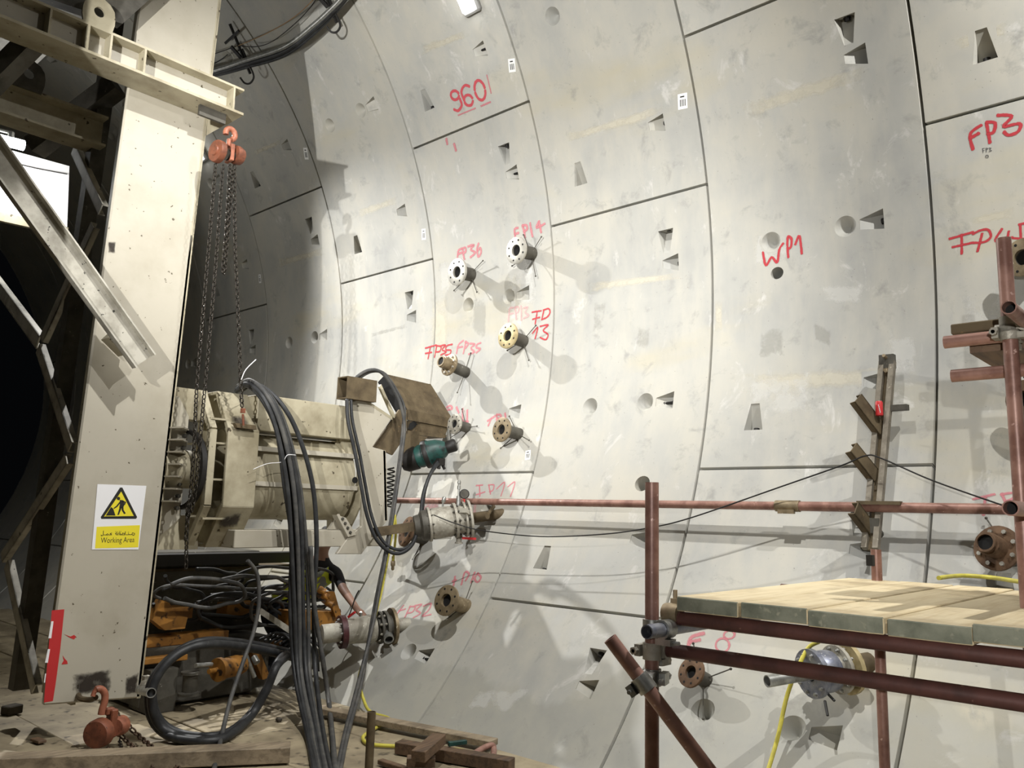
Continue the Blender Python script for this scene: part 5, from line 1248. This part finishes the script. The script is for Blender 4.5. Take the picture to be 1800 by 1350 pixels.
# ================================================================== cable hangers and cables, upper left
def hanger(px0,label):
    x,y=px0; t=thing('cable_hanger',label,'cable hanger',wp(x,y),'cable hangers on the lining')
    w=lambda dx,dy,g: wp(x+dx,y+dy,g)
    m=MB(); m.bar(w(-28,-70,.06),w(8,18,.16),.03,.02,(0,1,0)); m.build('back_bar',M['black_iron'],t)
    m=MB(); pp=[w(-6,-26,.12),w(6,2,.18),w(14,22,.2),w(8,34,.24),w(-2,34,.27),w(-10,24,.28)]; m.tube(smooth_path(pp,5),.012,8); m.build('hook_bar',M['black_iron'],t)
    m=MB(); m.bar(w(-36,-36,.1),w(-12,-58,.1),.02,.03,(0,1,0)); m.bar(w(-26,-30,.14),w(-8,-10,.14),.02,.05,(0,1,0)); m.build('clip',M['black_iron'],t)
hanger((432,112),'black J-hook cable hanger nearer the cream column'); hanger((584,22),'black J-hook cable hanger at the top edge of the picture')
CP=[(300,140),(380,122),(430,106),(500,82),(550,45),(590,8),(620,-25),(660,-60)]
for i,(dy,g,r,mt,lb) in enumerate([(0,.22,.028,'galv','shiny grey cable of the sagging wall bundle'),(9,.20,.026,'rubber','black cable under the shiny one in the wall bundle'),(17,.17,.022,'rubber','lowest black cable of the wall bundle')]):
    m=MB(); m.tube(smooth_path([wp(x,y+dy*(1-abs(j-3.5)/6),g) for j,(x,y) in enumerate(CP)],7),r,9); tag(m.build('wall_cable',M[mt],sharp=False),lb,'cable','cables on the wall hangers')
for i,(ps,r,mt,lb) in enumerate([([(415,82),(470,58),(520,28),(560,-10)],.006,'copper','thin brown wire running up to the top edge'),([(418,80),(450,82),(480,72),(520,40),(548,10),(560,-12)],.005,'black_iron','thin black wire sagging above the wall cables'),([(330,110),(370,97),(405,85),(418,80)],.006,'black_iron','thin wire ending at the left cable hanger'),([(318,150),(345,125),(380,110),(400,96)],.006,'rubber','loose wire drooping behind the cream column')]):
    m=MB(); m.tube(smooth_path([wp(x,y,.12) for x,y in ps],6),r,6); tag(m.build('wall_wire',M[mt],sharp=False),lb,'wire','wires on the wall hangers')
# ================================================================== lamps
def bulkhead(px0,label,w=.16,h=.34,on=True):
    P=wp(*px0); n=inn(P); yv=V((0,1,0)); z=n.cross(yv)
    t=thing('bulkhead_lamp',label,'lamp',P)
    def q(a,b,c): return P+yv*a+z*b+n*c
    m=MB(); m.slab([q(-w/2-.03,-h/2-.03,0),q(w/2+.03,-h/2-.03,0),q(w/2+.03,h/2+.03,0),q(-w/2-.03,h/2+.03,0)],n*.07); m.build('housing',M['grey_plastic'],t,bevel=.02)
    m=MB(); m.slab([q(-w/2,-h/2,.07),q(w/2,-h/2,.07),q(w/2,h/2,.07),q(-w/2,h/2,.07)],n*.05); m.build('glass_cover',M['lamp'],t,bevel=.02)
bulkhead((822,-12),'bright white bulkhead lamp on the lining at the top edge')
bulkhead((352,262),'white lamp glowing behind the upper chain hoist',.16,.3)
def flood(loc,target,label):
    t=thing('flood_lamp',label,'lamp',loc); d=(V(target)-V(loc)).normalized(); x,y,z=frame(d)
    c=V(loc)-d*.16
    m=MB(); m.bar(c-d*.10,c,.34,.26,(0,0,1)); m.build('housing',M['dark_steel'],t)
    m=MB(); m.bar(c+d*.001,c+d*.006,.30,.22,(0,0,1)); m.build('glass',M['lamp'],t)
    m=MB(); m.tube([c+x*.2,c+x*.2-d*.2,c-x*.2-d*.2,c-x*.2],.012,8); m.build('yoke',M['dark_steel'],t)
    m=MB(); top=c-d*.2; m.cyl(top,V((top.x,top.y,AXZ+math.sqrt(max(.1,R*R-top.x**2)))),.02,8); m.build('hanger_rod',M['dark_steel'],t)
flood(LAMP_ACROSS,(4.9,6.1,5.0),'floodlight hung on the far side of the tunnel'); flood(LAMP_OVER,(2.7,5.7,.9),'floodlight hung under the tunnel crown above the gantry'); flood(LAMP_FAR,(4.2,5.2,.9),'floodlight hung behind the head of the cream column'); flood(LAMP_LOW,(4.9,1.3,2.2),'low work light behind the camera on the far side'); flood(LAMP_BEHIND,(4.3,2.6,1.2),'floodlight hung high by the lining beyond the right edge')
# far lit sheet and tube lamp seen past the column
YS=10.2
sh=thing('white_sheet','bright lit white sheet seen between gantry posts at the left','sheet',pY(30,390,YS))
m=MB(); m.slab([pY(-160,215,YS),pY(122,292,YS),pY(118,402,YS),pY(-160,340,YS)],(0,.03,0)); m.build('sheet',M['white'],sh)
m=MB(); m.bar(pY(-160,345,YS-.03),pY(118,408,YS-.03),.06,.10); m.build('bottom_rail',M['cream2'],sh)
m=MB(); m.tube(smooth_path([pY(-160,240,YS-.05),pY(0,280,YS-.05),pY(60,295,YS-.05),pY(118,306,YS-.05)],4),.006,6); m.build('cord',M['black_iron'],sh)
tl=thing('tube_lamp','fluorescent tube lamp above the white sheet at the left edge','lamp',pY(10,245,8.6))
m=MB(); a=pY(-90,222,8.6);b=pY(42,256,8.6); m.tube([a,b],.05,12); m.build('diffuser',M['lamp2'],tl)
m=MB(); m.tube([a+V((0,0,.09)),b+V((-.1,0,.09))],.02,8); m.cyl(b+V((-.12,0,.09)),b+V((-.12,0,.0)),.03,8); m.build('fitting',M['galv'],tl)
point('tube_lamp_light',pY(20,300,YS-.55),70,.1,(1,1,.97))
# ================================================================== scaffold
def coupler(P,d1,Q,d2,label,mat='galv'):
    t=thing('scaffold_coupler',label,'coupler',P,'scaffold couplers'); d1=V(d1).normalized(); d2=V(d2).normalized(); n=(V(Q)-V(P)); L=n.length; n.normalize()
    m=MB(); m.pipe(P-d1*.028,P+d1*.028,.033,.0252,16); m.build('clamp_ring',M[mat],t)
    m=MB(); m.pipe(Q-d2*.028,Q+d2*.028,.033,.0252,16); m.build('clamp_ring',M[mat],t)
    m=MB(); m.bar(P+n*.026,Q-n*.026,.05,.05,d1); m.build('centre_block',M[mat],t)
    for C_,ax_ in((P,d1),(Q,d2)):
        s_=ax_.cross(n).normalized()
        for e in(1,):
            m=MB(); c=C_+s_*.043; m.bar(c-n*.03,c+n*.03,.022,.04,ax_); m.cyl(c-n*.055,c+n*.055,.007,8); m.hexnut(c-n*.055,n,.014,.018); m.build('bolt_and_nut',M[mat],t)
    return t
def tubeobj(p0,p1,label,mat='scaf',r=.0242,group='scaffold tubes',hollow=True):
    t=thing('scaffold_tube',label,'scaffold tube',p0,group)
    m=MB(); m.pipe(p0,p1,r,r-.004,18); m.build('tube',M[mat],t)
    d=(V(p1)-V(p0)).normalized(); m=MB()
    for p,s in((V(p0),1),(V(p1),-1)): m.lathe([(r-.0042,.05),(r-.0042,.051)],p,d*s,14)
    m.build('tube_bore',M['hole'],t); return t
P1=pD(1146,1000,2.95)
zt1=pY(1146,848,P1.y).z
tubeobj(V((P1.x,P1.y,0)),V((P1.x,P1.y,zt1)),'upright red oxide scaffold pole standing in front of the platform corner',r=.0245)
a=pD(1072,1122,2.83);b=pD(1245,1352,2.72); b2=a+(b-a)*1.75
tubeobj(a,b2,'slanting red oxide tube clamped low across the front pole')
Xf=P1.x+.055
C0=pX(1195,1047,Xf); zt=C0.z
zl=zt-.052-.026
led=tubeobj(V((Xf-.0,C0.y+.05,zl)),V((Xf-.0,-.9,zl)),'dark ledger tube right under the board ends','scaf_dark')
q0=pX(1178,1143,Xf+.01); tubeobj(V((Xf+.01,q0.y+.02,q0.z)),V((Xf+.01,-.9,q0.z)),'dark lower ledger tube running under the platform','scaf_dark')
tb=pY(1137,1111,P1.y-.055); tubeobj(tb,V((tb.x+1.3,tb.y,tb.z)),'worn blue-grey transom tube with open end at the front pole','galv_blue')
XE=pZ(1540,1019,zt).x
bounds=[1195,1306,1425.5,1560.5,1714,1905]
names=['leftmost pale scaffold board of the platform','second pale scaffold board from the left end','third pale scaffold board from the left end','stained scaffold board, fourth from the left','raised scaffold board at the right edge']
for i in range(5):
    ya=pX(bounds[i]+1.2,1047+(bounds[i]-1195)*.1,Xf).y; yb=pX(bounds[i+1]-1.2,1047+(bounds[i+1]-1195)*.1,Xf).y
    dz=[0,.001,-.002,-.006,.006][i]; xo=[0,.006,-.004,.01,-.006][i]
    m=MB(); n=10
    # slightly uneven ends
    x0=Xf-.03+xo; x1=XE+random.uniform(-.04,.06)
    top=[]
    pts=[]
    for j in range(6):
        y=ya+(yb-ya)*j/5; pts.append((x0+random.uniform(-.004,.004),y))
    poly=pts+[(x1,yb),(x1,ya)]
    m.prism(poly,(0,0,zt-.05+dz),(1,0,0),(0,1,0),(0,0,.05)); o=m.build('scaffold_board',[M['plank'],M['board_end']],bevel=.003)
    for f in o.data.polygons: f.material_index=1 if f.normal.x<-.7 else 0
    tag(o,names[i],'scaffold board','boards of the platform')
# more boards out of frame to the right keep the platform going
yb=pX(bounds[5],1118,Xf).y
for i in range(2):
    ya2=yb-.01-i*.24; m=MB(); m.bb((Xf-.03,ya2-.23,zt-.05),(XE,ya2,zt)); tag(m.build('scaffold_board',M['plank'],bevel=.006),['scaffold board just past the right edge','last scaffold board past the right edge'][i],'scaffold board','boards of the platform')
P3=pD(1541,1000,3.95); z3=pY(1537,966,P3.y).z
tubeobj(V((P3.x,P3.y,0)),V((P3.x,P3.y,z3)),'red oxide pole rising through the back of the platform')
tubeobj(V((P3.x+.05,P3.y+.5,zl)),V((P3.x+.05,-.9,zl)),'rear ledger tube under the platform','scaf_dark')
m=MB(); mm=pY(1530,985,P3.y); m.box(mm,(.03,.03,.05)); tag(m.build('coupler_remnant',M['black_iron']),'small dark clamp on the rear platform pole','clamp')
P4=pD(1787,760,2.95); z4=pY(1766,422,P4.y).z
tubeobj(V((P4.x,P4.y,0)),V((P4.x,P4.y,z4)),'tall red oxide scaffold pole at the right edge',r=.0255)
Xr=P4.x+.05
a=pX(1660,602,Xr); tubeobj(a,V((Xr,-.8,a.z)),'short red oxide guard tube behind the right pole, upper one')
a2=pX(1673,661,Xr); tubeobj(a2,V((Xr,-.8,a2.z)),'short red oxide guard tube behind the right pole, lower one')
tp=pY(1773,540,P4.y-.055); tubeobj(tp,V((tp.x+1.0,tp.y,tp.z)),'open-ended transom tube at the top of the right pole')
tp2=pY(1776,893,P4.y-.055); tubeobj(tp2,V((tp2.x+1.0,tp2.y,tp2.z)),'open-ended transom tube low on the right pole')
bz=pX(1676,584,Xr+.06); m=MB(); m.bb((Xr+.02,-.8,bz.z-.016),(Xr+.24,bz.y,bz.z+.024)); tag(m.build('upper_board',M['rust'],bevel=.004),'rust-stained board resting on the upper guard tube','board')
m=MB(); bd=pX(1712,604,Xr+.1); m.bb((Xr+.03,-.8,bd.z-.05),(Xr+.6,bd.y,bd.z-.015)); tag(m.build('upper_board',M['darkwood']),'dark board under the upper guard tube at the right','board')
X_,Y_,Z_=V((1,0,0)),V((0,1,0)),V((0,0,1))
da=pD(1072,1122,2.83); dgn=(pD(1245,1352,2.72)-da).normalized()
coupler(V((P1.x,P1.y,tb.z)),Z_,V((P1.x,tb.y,tb.z)),X_,'coupler joining blue-grey transom to the front pole')
coupler(V((P1.x,P1.y,q0.z)),Z_,V((Xf+.01,P1.y,q0.z)),Y_,'coupler joining lower ledger to the front pole',mat='valve')
zz_=pY(1146,1190,P1.y).z; tt_=(zz_-da.z)/dgn.z
coupler(V((P1.x,P1.y,zz_)),Z_,da+dgn*tt_,dgn,'coupler joining slanting tube to the front pole')
coupler(V((P4.x,P4.y,a.z)),Z_,V((Xr,P4.y,a.z)),Y_,'coupler at the upper guard tube on the right pole',mat='valve')
coupler(V((P4.x,P4.y,tp.z)),Z_,V((P4.x,tp.y,tp.z)),X_,'coupler at the top transom on the right pole',mat='valve')
m=MB(); c=pX(1187,1062,Xf+.02); m.cyl(c,c+V((0,0,.05)),.008,8); m.hexnut(c+V((0,0,.0)),(0,0,1),.018,.02); m.lathe([(.033,0),(.036,.02),(.033,.06)],c+V((-.02,.03,-.03)),(0,-1,0),14); tag(m.build('board_clamp',M['flange_old']),'small bolt clamp at the left end of the boards','clamp')
# yellow hoses
def yh(pts,r,label): 
    m=MB(); m.tube(smooth_path(pts,8),r,9); tag(m.build('yellow_air_hose',M['yellow_hose'],sharp=False),label,'hose','yellow air hoses')
yh([pZ(1650,1016,zt+.012),pZ(1690,1012,zt+.013),pZ(1740,1015,zt+.012),pZ(1795,1023,zt+.012),pZ(1860,1030,zt+.012)],.011,'yellow air hose lying on the back of the boards')
yh([wp(1440,1128,.35),wp(1420,1140,.34),wp(1400,1180,.3),wp(1383,1225,.2),wp(1366,1300,.12),wp(1345,1370,.08)],.013,'yellow air hose hanging from the blue-grey valve')
yh([wp(694,905,.5),wp(690,930,.45),wp(685,960,.4),wp(678,1000,.4),wp(668,1050,.4),wp(652,1110,.38),wp(640,1160,.3),wp(631,1195,.2),wp(640,1232,.1),pZ(652,1252,.03),pZ(684,1264,.012),pZ(655,1283,.012),pZ(638,1296,.012),pZ(650,1308,.012),pZ(700,1312,.012),pZ(770,1315,.012),pZ(815,1320,.012),pZ(838,1332,.012)],.014,'yellow air hose dropping from the valve and snaking over the deck')
yh([wp(694,905,.48),wp(696,930,.4),wp(694,960,.25),wp(691,985,.13)],.012,'short yellow air hose ending in the brass coupling')
# ================================================================== deck clutter
def board(p0,p1,w,h,label,mat='timber',cat='timber',name='timber_board'):
    m=MB(); m.bar(p0,p1,w,h); tag(m.build(name,M[mat],bevel=.004),label,cat)
def dk(x,y,z=.0): return pZ(x,y,z)
board(dk(-60,1345,.06),dk(510,1322,.06),.16,.10,'long grey timber lying across the front of the deck','timber_x')
board(dk(560,1246,.05),dk(868,1306,.05),.12,.045,'timber plank lying along the foot of the lining','timber_x')
board(dk(700,1312,.04),dk(900,1345,.04),.10,.08,'dark squared timber at the bottom of the picture','darkwood')
board(dk(735,1330,.13),dk(772,1298,.16),.10,.07,'short brown wood block leaning on the pile','darkwood',name='wood_block')
board(dk(715,1338,.05),dk(765,1338,.05),.09,.06,'short brown wood block lying flat in the pile','darkwood',name='wood_block')
board(dk(668,1338,.02),dk(712,1352,.02),.05,.03,'dark splintered wood scrap left of the pile','darkwood',name='wood_scrap')
board(dk(788,1308,.10),dk(820,1304,.10),.03,.03,'small green-painted wood scrap on the timber','teal',name='wood_scrap')
board(dk(60,1303,.02),dk(75,1300,.02),.12,.02,'small dark wood scrap near the lower hoist','darkwood',name='wood_scrap')
st=thing('steel_post','short brown steel post standing on the deck by the yellow hose','post',pZ(648,1360,0))
pb_=pZ(648,1360,0); m=MB(); m.pipe(pb_,V((pb_.x,pb_.y,pY(648,1252,pb_.y).z)),.028,.023); m.build('post',M['rust'],st)
el=thing('pipe_elbow','red oxide pipe elbow lying at the foot of the lining','pipe',dk(840,1318,.03))
m=MB(); m.tube(smooth_path([dk(830,1328,.04),dk(848,1316,.05),dk(864,1310,.06),dk(868,1316,.04),dk(867,1330,.03)],5),.022,10); m.build('elbow',M['scaf'],el)
for i,(x,y,w) in enumerate([(318,1232,.05),(490,1268,.04),(560,1250,.03),(20,1255,.10)]):
    P=dk(x,y,0); m=MB(); m.box(P+V((0,0,w*.35)),(w*1.3,w,w*.7),Matrix.Rotation(.5+i,3,'Z')); tag(m.build('rubble_piece',M['mud'],bevel=.008),['dark rubble lump beside the black pedestal','dark rubble lump right of the big hose loop','dark rubble lump near the lining foot','large dark lump at the left edge of the deck'][i],'rubble')
# white tie wire on the chain hook
m=MB(); m.tube(smooth_path([pY(424,668,6.28),pY(432,650,6.26),pY(450,632,6.25)],5),.004,6); tag(m.build('tie_wire',M['white'],sharp=False),'white tie wire end sticking up from the load chain','wire')
m=MB(); m.tube(smooth_path([pY(445,825,6.3),pY(470,815,6.28),pY(496,812,6.2),pY(505,800,6.16),pY(520,800,6.16)],5),.003,6); tag(m.build('tie_wire',M['white'],sharp=False),'white tie wire holding the hanging hose bundle','wire')
